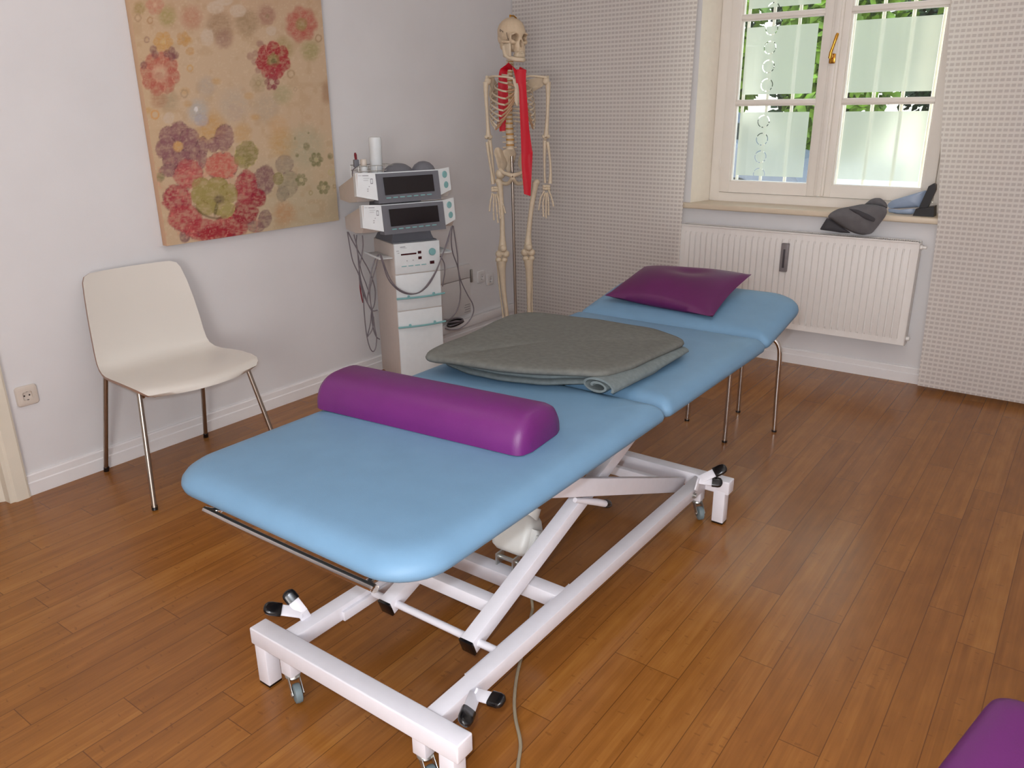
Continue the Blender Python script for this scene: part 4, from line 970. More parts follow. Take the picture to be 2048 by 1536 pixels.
# things on top of the upper unit (sloping top)
def top_z(n): return 1.098+0.063-(-(n)-0.03+0.03)*0.2833*1.0
def tz(n): return 1.161+(n+0.0)*0.2833+0.001
TRY = thing('wire_tray', tuple(TP(-0.03, -0.12, 1.13)), 'small wire rack on top of the upper therapy unit holding the bottles', 'rack')
bm = BM(); zr = 1.19
for z in (zr, 1.165): tube(bm, [TP(u, n, z) for u, n in ((-0.13, -0.08), (0.06, -0.08), (0.06, -0.2), (-0.13, -0.2))], 0.002, 6, closed=True)
for u in (-0.13, -0.035, 0.06):
    for n in (-0.08, -0.2): tube(bm, [TP(u, n, tz(n)-0.002), TP(u, n, zr)], 0.002, 6)
obj('wires', bm, M['zinc'], TRY)
obj('tray_base', loft(BM(), [[TP(u, n, tz(n)+dz) for u, n in ((-0.13, -0.08), (0.06, -0.08), (0.06, -0.2), (-0.13, -0.2))] for dz in (0.001, 0.004)]), M['device'], TRY, 0)
B1 = thing('bottle', tuple(TP(-0.018, -0.13, tz(-0.13)+0.005)), 'tall white plain bottle standing in the rack on the upper therapy unit', 'bottle')
b0 = TP(-0.018, -0.13, tz(-0.13)+0.006)
obj('bottle_body', lathe(BM(), [(0, 0), (0.029, 0), (0.031, 0.004), (0.031, 0.13), (0.0315, 0.132), (0.0315, 0.185), (0.029, 0.194), (0.02, 0.197), (0, 0.197)], b0, (0.03, -0.02, 1), 24), M['device'], B1)
B2 = thing('bottle', tuple(TP(-0.088, -0.12, tz(-0.12)+0.005)), 'small white capped bottle left of the tall bottle on the upper therapy unit', 'bottle')
b0 = TP(-0.088, -0.12, tz(-0.12)+0.006)
obj('bottle_body', lathe(BM(), [(0, 0), (0.017, 0), (0.018, 0.003), (0.018, 0.045), (0.010, 0.055), (0, 0.055)], b0, (0, 0, 1), 18), M['device'], B2)
obj('bottle_cap', lathe(BM(), [(0, 0.053), (0.015, 0.053), (0.016, 0.056), (0.0155, 0.083), (0.013, 0.087), (0, 0.087)], b0, (0, 0, 1), 18), M['socket'], B2)
for u, n, r, hh, lab in ((0.085, -0.085, 0.078, 0.055, 'dark grey electrode cup lying on the upper therapy unit, nearer to the bottles'), (0.215, -0.07, 0.062, 0.058, 'dark grey electrode cup on the upper therapy unit, right of the other cup')):
    zb_ = tz(n)+0.004; t = thing('electrode_cup', tuple(TP(u, n, zb_)), lab, 'electrode', 'electrode cups on the upper unit')
    tl = (Vector((0, 0, 1))+tn*0.35-tu*0.05).normalized()
    bm = BM(); lathe(bm, [(0, 0.0), (r*0.95, 0.0), (r, 0.006), (r*0.96, 0.018), (r*0.8, hh*0.6), (r*0.5, hh*0.86), (r*0.2, hh*0.96), (0, hh*0.97)], TP(u, n, zb_)-tl*0.0, (Vector((0, 0, 1))+tn*0.2).normalized(), 28); obj('cup', bm, M['device_grey'], t, 60)
PL = thing('probe', tuple(TP(-0.132, -0.1, 1.15)), 'small grey probe with a dark red tip clipped at the left of the rack', 'probe')
obj('probe_body', box(BM(), -0.146, -0.12, 0.09, 0.11, 1.185, 1.222, 0.003, mtx=TM), M['device_grey'], PL)
obj('probe_tip', tube(BM(), [TP(-0.133, -0.1, 1.22), TP(-0.134, -0.1, 1.245), TP(-0.135, -0.1, 1.255)], [0.006, 0.007, 0.004], 8), M['red_tip'], PL)
obj('probe_lead', tube(BM(), spline([TP(-0.133, -0.1, 1.187), TP(-0.15, -0.11, 1.17), TP(-0.148, -0.12, 1.14), TP(-0.135, -0.12, tz(-0.12)+0.003)], 5), 0.003, 6), M['cable'], PL)

# cables: picked on upright planes through the cabinet
def g_(x, y): return (640+x/4.655, 440+y/4.655)
def cab(pts, off, r, label, m='cable', grp='electrode leads hanging from the therapy units', name='electrode_lead', vary=0.0, start=None):
    P = []
    for i, (x, y) in enumerate(pts):
        P.append(plane(*g_(x, y), tF+tn*(off+vary*i), tn))
    for p in P: p.x = max(p.x, 0.012); p.z = max(p.z, 0.006)
    if start is not None: P[0] = Vector(start)
    o = obj(name, tube(BM(), spline(P, 6), r, 7), M[m]); tag(o, label, 'cable', grp); return o
LG = 'grey electrode leads hanging in loops left of the white therapy cabinet'
cab([(255, 110), (275, 230), (305, 380), (365, 520), (395, 660), (435, 760), (480, 850), (490, 980), (520, 1080), (556, 1112)], -0.20, 0.0032, 'grey lead left of the cabinet ending in a short tail near the floor')
cab([(262, 112), (300, 190), (345, 270), (400, 370), (455, 470), (500, 590), (515, 680), (505, 790), (480, 850), (470, 960), (440, 1085)], -0.19, 0.0032, 'grey lead left of the cabinet bulging furthest to the right')
cab([(315, 135), (345, 260), (360, 420), (380, 560), (420, 700), (450, 790), (485, 850), (497, 960), (480, 1030), (440, 1090)], -0.18, 0.0032, 'grey lead left of the cabinet in the middle of the bundle')
cab([(395, 142), (400, 240), (385, 350), (365, 450), (370, 570), (400, 700), (412, 860), (425, 1000), (440, 1100), (465, 1190), (495, 1225), (520, 1180), (526, 1090), (510, 1010), (497, 900)], -0.17, 0.0032, 'grey lead left of the cabinet forming the lowest loop')
cab([(342, 138), (338, 230), (355, 330), (385, 480), (430, 600), (460, 700), (475, 800)], -0.21, 0.0028, 'thin grey lead straightest of those left of the cabinet')
cab([(545, 320), (510, 370), (480, 470), (465, 570), (450, 660), (440, 740), (455, 800), (490, 845), (535, 840)], -0.10, 0.0032, 'grey lead draped over the left side shelf of the cabinet')
cab([(545, 318), (525, 420), (490, 540), (465, 650), (470, 760), (485, 850)], -0.105, 0.0032, 'grey lead under the left side shelf falling straight down')
cab([(370, 560), (375, 640), (388, 720), (400, 770)], -0.2, 0.0036, 'short lead with dark red plug left of the cabinet', 'red_tip')
cab([(560, 322), (590, 420), (630, 540), (700, 630), (780, 680), (860, 690), (940, 665), (1020, 590), (1080, 480), (1130, 350), (1170, 240), (1225, 60)], 0.030, 0.0034, 'grey lead swagged across the front of the cabinet, outer of two')
cab([(570, 330), (610, 450), (660, 560), (730, 640), (820, 682), (900, 682), (970, 635), (1040, 540), (1095, 440), (1140, 320), (1190, 200), (1220, 70)], 0.036, 0.0034, 'grey lead swagged across the front of the cabinet, inner of two')
cab([(1232, 50), (1222, 180), (1235, 300), (1280, 430), (1310, 560), (1370, 690), (1420, 780), (1428, 860), (1380, 950), (1300, 1010), (1220, 1022), (1165, 1010)], -0.16, 0.0034, 'grey lead right of the cabinet sweeping out widest towards the fuse cabinet', vary=-0.004)
cab([(1240, 55), (1262, 200), (1280, 330), (1285, 430), (1300, 560), (1308, 680), (1290, 800), (1250, 880), (1200, 925), (1155, 925)], -0.15, 0.0034, 'grey lead right of the cabinet curving back behind the lower drawer', vary=-0.004)
cab([(1120, 335), (1155, 400), (1162, 480), (1150, 560), (1140, 620)], -0.04, 0.003, 'short brownish lead close to the right side of the cabinet')
CL = thing('cable_coil', tuple(atx(915, 648, 0.05)), 'coiled dark lead lying on the trunking right of the white cabinet', 'cable')
for k in range(4):
    c = atx(911, 646-k*2.2, 0.075); bm = BM()
    tube(bm, [c+Vector((0.026*math.cos(a)*(1+0.1*k), 0.075*math.sin(a)*(1-0.06*k), 0.004*math.sin(a*2+k)-0.006)) for a in [2*PI*j/28 for j in range(28)]], 0.005, 6, closed=True); obj('coil_turn', bm, M['cable' if k % 2 else 'black'], CL)

# ================================================================== SKELETON
SK0 = Vector((0.41, -0.70, 0)); sn = Vector((CAM[0]-0.41, CAM[1]+0.70, 0)).normalized(); sr = Vector((-sn.y, sn.x, 0)); 
if sr.dot(Vector((1, 0, 0))) < 0: sr = -sr
SK = thing('skeleton_model', (0.41, -0.70, 0), 'life size ivory anatomical skeleton model standing in the corner on a steel pole', 'skeleton')
yaw = math.radians(11); Yr, Yn = sr*math.cos(yaw)-sn*math.sin(yaw)*0+Vector(), None
fr = (sr*math.cos(yaw)-sn*math.sin(yaw)).normalized(); fn = (sn*math.cos(yaw)+sr*math.sin(yaw)).normalized()
def L(a, d, z): return SK0+fr*a+fn*d+Vector((0, 0, z))
def sk(x, y, d=0.0):   # photo point on the skeleton's own upright plane, moved d towards its front
    return plane(x, y, SK0+sn*d, sn)
def bone(name, pts, rs, seg=10, par=None, m='bone', extra=None, k=4):
    P = [Vector(p) for p in pts]; S_ = spline(P, k); RR = []
    n = len(P)
    for i in range(len(S_)):
        f = i/k; j = min(int(f), n-2); t = f-j; RR.append(rs[j]*(1-t)+rs[j+1]*t)
    bm = tube(BM(), S_, RR, seg)
    for c, r in (extra or []): ball(bm, c, r, seg=12)
    return obj(name, bm, M[m], par or SK, 60)
# spine from the pelvis (px) up to the skull
def spx(z):   # spine curve: lateral, depth
    t = (z-1.2)/(1.70-1.2); return -0.012+0.016*t, -0.02-0.055*math.sin(PI*min(1, max(0, (t-0.15)/0.95)))+0.025*max(0, 1-t*3)
zv = [1.205+0.0288*i for i in range(6)]; zv = []
z = 1.222
hts = [0.030]*5+[0.0235]*12+[0.0135]*6
cen = []
for h_ in hts: cen.append((z+h_/2, h_)); z += h_
for i, (zc, h_) in enumerate(cen):
    a, dd = spx(zc); r = 0.026-0.010*i/22
    lum = i < 5
    bm = BM(); c = L(a, dd, zc); bh = h_*0.68
    lathe(bm, [(0, -bh/2), (r, -bh/2), (r*0.86, -bh*0.2), (r*0.86, bh*0.2), (r, bh/2), (0, bh/2)], c, (0, 0, 1), 14)
    tw = (0.042 if lum else 0.03 if i < 17 else 0.024)
    tube(bm, [c-fr*tw-fn*0.018, c-fn*0.022, c+fr*tw-fn*0.018], [0.004, 0.006, 0.004], 6); tube(bm, [c-fn*0.02, c-fn*0.055-Vector((0, 0, 0.012))], [0.006, 0.004], 6)
    vt = obj('vertebra', bm, M['bone'], SK, 50)
    if i < 22:
        bm = BM(); lathe(bm, [(0, 0), (r*0.93, 0), (r*0.97, h_*0.16), (r*0.93, h_*0.32), (0, h_*0.32)], L(a, dd, zc+bh/2), (0, 0, 1), 14); obj('disc', bm, M['disc'], vt, 50)
ztop = z
# ribs
for i in range(12):
    zc = cen[16-i][0]; a0, d0_ = spx(zc); sx_ = 0.012
    w = [0.062, 0.085, 0.104, 0.116, 0.124, 0.129, 0.131, 0.132, 0.131, 0.128, 0.115, 0.09][i]
    drop = [0.012, 0.03, 0.05, 0.065, 0.075, 0.082, 0.088, 0.092, 0.094, 0.09, 0.06, 0.04][i]
    for s in (-1, 1):
        fwd = [0.045, 0.07, 0.085, 0.09, 0.092, 0.09, 0.085, 0.075, 0.06, 0.04, -0.01, -0.04][i]
        lx = [0.034, 0.046, 0.056, 0.062, 0.068, 0.075, 0.085, 0.095, 0.105, 0.112, 0.108, 0.088][i]
        pts = [L(a0+s*0.014, d0_-0.012, zc), L(a0+s*w*0.55, d0_-0.03, zc-drop*0.05), L(a0+sx_*0.6+s*w*0.92, d0_+0.02, zc-drop*0.3), L(a0+sx_+s*w, d0_+0.065, zc-drop*0.6)]
        if i < 10: pts += [L(a0+sx_+s*(w*0.55+lx*0.42), (fwd+d0_+0.065)*0.5+0.022, zc-drop*0.9), L(a0+sx_+s*lx, fwd, zc-drop)]
        elif i == 10: pts += [L(a0+sx_+s*lx, 0.01, zc-drop)]
        S_ = spline(pts, 5); rb = obj('rib', tube(BM(), S_, 0.0052, 8, flat=0.6, up=(0, 0, 1)), M['bone'], SK, 60)
        if i < 10:
            zs = [1.598, 1.575, 1.555, 1.538, 1.522, 1.508, 1.496, 1.478, 1.452, 1.425][i]
            xs = 0.014 if i < 7 else [0.03, 0.05, 0.072][i-7]; fs = 0.098 if i < 7 else [0.098, 0.094, 0.082][i-7]
            p0 = pts[-1]; p1 = L(0.012+s*xs, fs, zs if i < 7 else zs-0.02)
            mid = p0.lerp(p1, 0.45)+fn*0.008-Vector((0, 0, 0.008 if i > 3 else 0))
            obj('cartilage', tube(BM(), spline([p0, mid, p1], 5), [0.0058]*11, 8, flat=0.7, up=(0, 0, 1)), M['bone_dark'], rb, 60, label='tan rib cartilage')
bm = BM(); inflate(bm, dense([L(x+0.012, 0.1+0.004, zz_) for x, zz_ in ((-0.024, 1.612), (0.024, 1.612), (0.022, 1.585), (0.013, 1.565), (0.017, 1.52), (0.014, 1.49), (0.0, 1.462), (-0.014, 1.49), (-0.017, 1.52), (-0.013, 1.565), (-0.022, 1.585))], 36), fn, 0.006, 4, 1.0); obj('sternum', bm, M['bone'], SK, 60)
# shoulder girdle
shL, shR = sk(974, 163), sk(1097, 163)
for s, sh in ((-1, shL), (1, shR)):
    bone('clavicle', [L(0.012+s*0.02, 0.095, 1.614), L(0.008+s*0.06, 0.085, 1.622), L(s*0.11, 0.045, 1.628), sh+Vector((0, 0, 0.022))-fr*s*0.012], [0.008, 0.0055, 0.0055, 0.008])
    bm = BM(); o3 = [sh+Vector((0, 0, 0.012))-fr*s*0.01-fn*0.02, sh-fr*s*0.05+Vector((0, 0, 0.026))-fn*0.05, L(s*0.068, -0.115, 1.60), L(s*0.058, -0.125, 1.54), L(s*0.082, -0.12, 1.462), L(s*0.118, -0.095, 1.53), sh-fr*s*0.022-fn*0.03-Vector((0, 0, 0.022))]
    inflate(bm, dense(o3, 40), -fn, 0.006, 4, 1.0)
    tube(bm, [o3[2], sh-fr*s*0.04-fn*0.055+Vector((0, 0, 0.02)), sh+Vector((0, 0, 0.024))-fn*0.01], [0.004, 0.006, 0.009], 8)
    obj('scapula', bm, M['bone'], SK, 60)
# arms
for s, p in ((-1, [(972, 164), (972, 190), (974, 225), (976, 256), (977, 274)]), (1, [(1096, 164), (1096, 190), (1095, 225), (1093, 256), (1092, 273)])):
    P = [sk(*q) for q in p]
    bone('humerus', P, [0.017, 0.0125, 0.0095, 0.0115, 0.017], extra=[(P[0]-fr*s*0.012+Vector((0, 0, 0.004)), 0.021), (P[-1]+sr*0.012, 0.012), (P[-1]-sr*0.012, 0.012)])
for s, pr, pu in ((-1, [(974, 284), (978, 315), (983, 345), (986, 368)], [(979, 280), (984, 312), (987, 342), (989, 366)]), (1, [(1095, 284), (1099, 312), (1101, 342), (1100, 367)], [(1090, 281), (1089, 312), (1089, 342), (1090, 366)])):
    P = [sk(*q) for q in pr]; bone('radius', P, [0.0105, 0.007, 0.0075, 0.0125]); P = [sk(*q, -0.012) for q in pu]; bone('ulna', P, [0.013, 0.0085, 0.006, 0.007], extra=[(P[0]+Vector((0, 0, 0.012)), 0.012)])
hands = {-1: ((990, 379), [[(983, 388), (981, 402), (980, 412), (979, 423)], [(987, 390), (987, 408), (987, 424), (988, 441)], [(991, 391), (993, 408), (994, 426), (996, 446)], [(995, 390), (998, 405), (999, 420), (1001, 438)], [(998, 385), (1003, 400), (1007, 412), (1011, 427)]]),
         1: ((1093, 376), [[(1087, 384), (1081, 396), (1079, 408), (1077, 421)], [(1089, 388), (1086, 404), (1086, 418), (1087, 434)], [(1092, 389), (1092, 405), (1092, 420), (1092, 437)], [(1095, 388), (1097, 403), (1097, 416), (1097, 431)], [(1099, 382), (1102, 392), (1105, 402), (1107, 413)]])}
for s, (c, fs) in hands.items():
    bm = BM(); cc_ = sk(*c)
    for k in range(8): ball(bm, cc_+sr*(0.010*((k % 4)-1.5))+Vector((0, 0, 0.010-0.014*(k//4))), 0.0098, seg=8)
    hd = obj('carpals', bm, M['bone'], SK, 60)
    for q, f in enumerate(fs):
        P = [sk(*x, 0.02*j/3) for j, x in enumerate(f)]; P[0] = P[0].lerp(cc_, 0.3); bm = BM()
        for a, b in zip(P, P[1:]): m_ = a.lerp(b, 0.5); tube(bm, [a.lerp(b, 0.03), a.lerp(b, 0.2), m_, a.lerp(b, 0.85), a.lerp(b, 0.97)], [0.0066, 0.0058, 0.0043, 0.0056, 0.006], 8)
        obj('finger', bm, M['bone'], hd, 60)
# pelvis
def lz(x, y): return (920+x/4.267, 280+y/4.267)
bm = BM()
cxp = 448
for s in (-1, 1):
    def mp(x, y, d=0.0): return sk(*lz(cxp+s*(cxp-x), y), d)
    il = [mp(300, 68, 0.03), mp(330, 60, 0.015), mp(365, 90, -0.02), mp(395, 150, -0.05), mp(405, 210, -0.04), mp(375, 262, 0.0), mp(345, 268, 0.02), mp(322, 235, 0.045), mp(305, 160, 0.055), mp(288, 110, 0.05)]
    inflate(bm, smooth_loop(dense(il, 44), 1), (sn+sr*s*-0.5), 0.008, 5, 1.0)
    tube(bm, spline([mp(345, 258, 0.02), mp(380, 283, 0.05), mp(430, 300, 0.07), mp(446, 306, 0.072)], 5), [0.016, 0.014, 0.013, 0.012, 0.012, 0.011, 0.011, 0.0115, 0.012, 0.0125, 0.013, 0.0135, 0.014, 0.014, 0.014, 0.014][:16], 8)
    tube(bm, spline([mp(348, 268, 0.015), mp(340, 320, -0.005), mp(362, 366, 0.0), mp(410, 370, 0.03), mp(438, 335, 0.065), mp(446, 315, 0.07)], 4), 0.0115, 8)
    ball(bm, mp(344, 290, 0.015), 0.03, seg=12)
obj('pelvis', bm, M['bone'], SK, 60)
bm = BM(); a, dd = spx(1.21)
loft(bm, [[L(-0.012+w*math.cos(q), -0.035-o_+t*math.sin(q), zz_) for q in [2*PI*k/14 for k in range(14)]] for zz_, w, t, o_ in ((1.225, 0.034, 0.022, 0.0), (1.2, 0.046, 0.022, 0.008), (1.17, 0.042, 0.018, 0.022), (1.14, 0.032, 0.014, 0.032), (1.11, 0.02, 0.01, 0.03), (1.09, 0.008, 0.006, 0.022))]); obj('sacrum', bm, M['bone'], SK, 60)
# legs
fem = {-1: [(999, 362), (1001, 385), (1004, 430), (1005, 470), (1005, 496), (1005, 508)], 1: [(1071, 365), (1067, 388), (1061, 430), (1057, 470), (1056, 494), (1056, 505)]}
tib = {-1: [(1003, 521), (1004, 545), (1007, 580), (1011, 610), (1014, 636)], 1: [(1057, 518), (1058, 545), (1058, 580), (1058, 610), (1059, 636)]}
for s in (-1, 1):
    P = [sk(*q) for q in fem[s]]; hj = sk(*lz(cxp+s*(cxp-350), 300), 0.015)
    bone('femur', P, [0.021, 0.0165, 0.014, 0.016, 0.026, 0.025], 12, extra=[(hj, 0.022), (hj.lerp(P[0], 0.5), 0.0125), (P[0]+fr*s*0.006, 0.02), (P[-1]+sr*0.019, 0.0245), (P[-1]-sr*0.019, 0.0245), (P[-2]+fn*0.022, 0.022)])
    P = [sk(*q) for q in tib[s]]; P.append(P[-1]+Vector((0, 0, -0.06)))
    bone('tibia', P, [0.031, 0.021, 0.0155, 0.0135, 0.0135, 0.018], 12, extra=[(P[0]+sr*0.018+Vector((0, 0, 0.004)), 0.02), (P[0]-sr*0.018+Vector((0, 0, 0.004)), 0.02)])
    Q_ = [p+fr*s*0.022-fn*0.012 for p in P]; bone('fibula', [Q_[0]-Vector((0, 0, 0.015))]+Q_[1:], [0.009, 0.0055, 0.005, 0.005, 0.0065, 0.011])
    an = P[-1]; bm = BM(); ball(bm, an-Vector((0, 0, 0.022))-fn*0.03, 0.024, (0.8, 1, 0.9), 12); ball(bm, an-Vector((0, 0, 0.018))+fn*0.012, 0.022, seg=12)
    for k in range(5):
        o_ = fr*s*(0.024-0.012*k); tube(bm, [an+fn*0.03-Vector((0, 0, 0.025))+o_*0.6, an+fn*0.085-Vector((0, 0, 0.04))+o_, an+fn*0.14-Vector((0, 0, 0.05))+o_*1.2], [0.008, 0.006, 0.0045], 6)
    obj('foot_bones', bm, M['bone'], SK, 60)
# skull: overlapping lobes remeshed into one surface
yaw2 = math.radians(38); kf = (sn*math.cos(yaw2)+sr*math.sin(yaw2)).normalized(); kr = (sr*math.cos(yaw2)-sn*math.sin(yaw2)).normalized()
kc = sk(1025, 68); pitch = Vector((0, 0, 1))
KM = frame_m(kc-Vector((0, 0, 0.010)), kr, kf, pitch) @ Matrix.Diagonal((1, 1, 1.08, 1))
def remeshed(bm, vox):
    me = bpy.data.meshes.new('tmp'); bm.to_mesh(me); bm.free(); t = bpy.data.objects.new('tmp', me); COL.objects.link(t)
    md = t.modifiers.new('r', 'REMESH'); md.mode = 'VOXEL'; md.voxel_size = vox
    m2 = bpy.data.meshes.new_from_object(t.evaluated_get(bpy.context.evaluated_depsgraph_get())); bpy.data.objects.remove(t); bpy.data.meshes.remove(me); return m2
bm = BM()
ball(bm, (0, -0.012, 0.022), 1, (0.072, 0.088, 0.068), 24); ball(bm, (0, 0.03, 0.01), 1, (0.058, 0.052, 0.056), 20); ball(bm, (0, -0.05, -0.005), 1, (0.058, 0.05, 0.05), 20)
ball(bm, (0, 0.055, -0.045), 1, (0.030, 0.030, 0.040), 16); ball(bm, (0, 0.012, -0.048), 1, (0.040, 0.045, 0.030), 16)
for s in (-1, 1):
    ball(bm, (s*0.03, 0.062, 0.004), 1, (0.03, 0.018, 0.010), 14); ball(bm, (s*0.040, 0.055, -0.032), 1, (0.018, 0.02, 0.014), 14); ball(bm, (s*0.052, 0.048, -0.01), 1, (0.008, 0.012, 0.026), 12)
    tube(bm, [(s*0.045, 0.05, -0.034), (s*0.066, 0.02, -0.032), (s*0.066, -0.012, -0.030)], 0.0065, 8); ball(bm, (s*0.052, -0.03, -0.045), 1, (0.012, 0.016, 0.022), 12)
box(bm, -0.007, 0.007, 0.05, 0.079, -0.03, -0.002, 0.003); box(bm, -0.026, 0.026, 0.035, 0.08, -0.082, -0.058, 0.008)
me = remeshed(bm, 0.0035)
ca = me.color_attributes.new('Col', 'FLOAT_COLOR', 'POINT'); base = Vector(lin((206, 184, 156))); dark = Vector(lin((122, 92, 66)))
for i, v in enumerate(me.vertices):
    p = v.co; k = 0.0
    for s in (-1, 1):
        q = ((p.x-s*0.032)/0.0185)**2+((p.z+0.012)/0.0165)**2
        if p.y > 0.03 and q < 1.3:
            f = max(0, 1-q/1.3); p.y -= 0.034*min(1, f*1.8); k = max(k, min(1, f*2.2)*0.6)
        q = ((p.y-0.022)/0.02)**2+((p.z+0.028)/0.012)**2   # shade of the temporal hollow behind the cheek bone, by colour only
        if abs(p.x) > 0.035 and p.x*s > 0 and abs(p.x) < 0.06 and q < 1: k = max(k, 0.5*(1-q))
    q = (p.x/0.012)**2+((p.z+0.042)/0.017)**2
    if p.y > 0.04 and q < 1.2: f = max(0, 1-q/1.2); p.y -= 0.02*min(1, f*2); k = max(k, min(1, f*2.2)*0.6)
    if p.z < -0.03 and p.y < -0.0: k = max(k, 0.25)
    c = base.lerp(dark, k); ca.data[i].color = (*c, 1)  # shade in sockets, nose and underside is put into the bone colour
for p in me.polygons: p.use_smooth = True
me.transform(KM); me.materials.append(vcol_mat('skull bone', 0.5, 0.4)); sko = bpy.data.objects.new('skull', me); COL.objects.link(sko); sko.parent = SK; sko.matrix_parent_inverse = Matrix.Translation(SK.location).inverted()
bm = BM()
jaw = [(0.054, -0.012, -0.05), (0.054, 0.0, -0.09), (0.046, 0.028, -0.107), (0.03, 0.062, -0.117), (0.0, 0.08, -0.119), (-0.03, 0.062, -0.117), (-0.046, 0.028, -0.107), (-0.054, 0.0, -0.09), (-0.054, -0.012, -0.05)]
tube(bm, spline(jaw, 5), 0.0115, 10); box(bm, -0.027, 0.027, 0.035, 0.08, -0.108, -0.087, 0.008)
for s in (-1, 1): box(bm, s*0.050-0.007, s*0.050+0.007, -0.020, 0.046, -0.104, -0.036, 0.006)
bm.transform(KM); obj('jaw', bm, M['bone'], sko, 60)
bm = BM()
for z0 in (-0.0815, -0.0905):
    for k in range(12):
        a = PI*(k+0.5)/12; box(bm, 0.025*math.cos(a)-0.0028, 0.025*math.cos(a)+0.0028, 0.054+0.027*math.sin(a)-0.003, 0.054+0.027*math.sin(a)+0.003, z0, z0+0.0085, 0.001)
bm.transform(KM); obj('teeth', bm, M['bone'], sko, 40)
bm = BM(); tube(bm, [(0.0, -0.02, 0.086), (0.0, -0.02, 0.103)], 0.005, 8); tube(bm, [(0, -0.02, 0.098), (0.004, 0.01, 0.094), (0.005, 0.03, 0.082)], 0.004, 6); bm.transform(KM); obj('hanging_bolt', bm, M['brass'], sko)
bm = BM(); tube(bm, [(0.073, 0.0, 0.018), (0.0705, 0.004, -0.002), (0.067, 0.007, -0.018)], 0.0016, 6); tube(bm, [(-0.071, -0.02, 0.03), (-0.073, 0.008, 0.015)], 0.0016, 6); tube(bm, [(-0.0655, 0.03, 0.012), (-0.064, 0.033, -0.004), (-0.0615, 0.037, -0.02)], 0.0016, 6); tube(bm, [(-0.0735, -0.02, 0.028), (-0.0722, -0.018, 0.018)], 0.0016, 6); bm.transform(KM); obj('suture_line', bm, M['grille_dark'], sko)
# stand
pt, pb = sk(1023.5, 312, 0.0), sk(1031.5, 640, 0.0)
d = (pb-pt); pf = pt+d*((pt.z-0.06)/(pt.z-pb.z))
obj('stand_pole', tube(BM(), [pt, pf], 0.0085, 12), M['steel'], SK, label='brownish steel pole')
bm = BM()
for k in range(5):
    a = 2*PI*k/5+0.3; e = Vector((pf.x+0.23*math.cos(a), pf.y+0.23*math.sin(a), 0.05)); tube(bm, [Vector((pf.x, pf.y, 0.075)), e], [0.016, 0.011], 8); ball(bm, Vector((e.x, e.y, 0.024)), 0.024, seg=10)
obj('stand_base', bm, M['black'], SK)

# red exercise band draped round the neck
RB = thing('exercise_band', tuple(sk(1045, 140, 0.11)), 'bright red elastic exercise band draped round the neck of the skeleton', 'exercise band')
def strip(name, left, right, dl, k=5):
    P = spline([sk(x, y, d_) for (x, y), d_ in zip(left, dl)], k); Q2 = spline([sk(x, y, d_) for (x, y), d_ in zip(right, dl)], k); bm = BM()
    R = []
    for a, b in zip(P, Q2):
        row = []
        for off in (0.0009, -0.0009):
            seq = [a.lerp(b, j/6) for j in range(7)]
            if off < 0: seq = seq[::-1]
            for j, q in enumerate(seq): row.append(q+sn*off+sn*0.003*math.sin((q-a).length*80))
        R.append(row)
    loft(bm, R); obj(name, bm, M['red_band'], RB, 50)
def h_(x, y): return (920+x/4.8, y/4.8)
strip('long_tail', [h_(*q) for q in ((548, 665), (545, 760), (565, 850), (572, 1000), (580, 1200), (588, 1450))]+[(1043.5, 335), (1048, 388)], [h_(*q) for q in ((634, 670), (634, 780), (640, 900), (652, 1050), (664, 1230), (694, 1450))]+[(1065, 310), (1061, 392)], [0.125, 0.13, 0.13, 0.128, 0.12, 0.11, 0.11, 0.11])
strip('neck_loop', [h_(*q) for q in ((450, 640), (462, 600), (500, 640), (525, 720), (540, 800))], [h_(*q) for q in ((500, 668), (505, 640), (545, 670), (585, 700), (575, 790))], [0.02, 0.05, 0.095, 0.12, 0.122])
strip('neck_loop', [h_(*q) for q in ((574, 640), (560, 690), (560, 760))], [h_(*q) for q in ((640, 672), (634, 700), (620, 800))], [0.06, 0.11, 0.123])
strip('short_tail', [h_(*q) for q in ((455, 612), (410, 645), (383, 672), (368, 760), (365, 950), (375, 1150), (380, 1262))], [h_(*q) for q in ((500, 650), (500, 672), (470, 690), (462, 770), (462, 950), (465, 1130), (465, 1250))], [0.0, -0.03, -0.045, -0.05, -0.05, -0.045, -0.04])

# ================================================================== THINGS ON THE SILL
J = thing('jacket', (2.25, -0.03, 0.905), 'crumpled dark grey jacket hanging over the window sill onto the radiator', 'jacket')
def jz(x, y): return (1620+x/7.314, 350+y/7.314)
def jp(lst, Y): return smooth_loop(dense([aty(*jz(x, y), Y) for x, y in lst], 60), 1)
bm = BM(); inflate(bm, jp([(250, 620), (300, 550), (420, 490), (560, 465), (760, 425), (950, 430), (1110, 470), (1135, 520), (1110, 600), (1040, 690), (960, 790), (900, 860), (760, 878), (640, 850), (520, 790), (380, 700), (300, 640)], -0.085), (0.05, -1, 0.35), 0.035, 8, 0.9, 0.02, 3); obj('body', bm, M['jacket'], J, 70)
bm = BM(); inflate(bm, jp([(820, 420), (880, 375), (960, 355), (1050, 360), (1110, 400), (1135, 450), (1130, 490), (1050, 490), (900, 480), (760, 465)], -0.03), (0, -0.7, 0.6), 0.03, 6, 0.8, 0.012, 8); obj('collar', bm, M['jacket'], J, 70)
bm = BM(); inflate(bm, jp([(250, 625), (330, 660), (460, 750), (600, 850), (450, 845), (300, 820), (140, 800), (190, 720)], -0.06), (0, -1, 0.2), 0.012, 5, 0.8, 0.008, 5); obj('lining', bm, M['jacket_in_shade'], J, 70, label='darker lining')
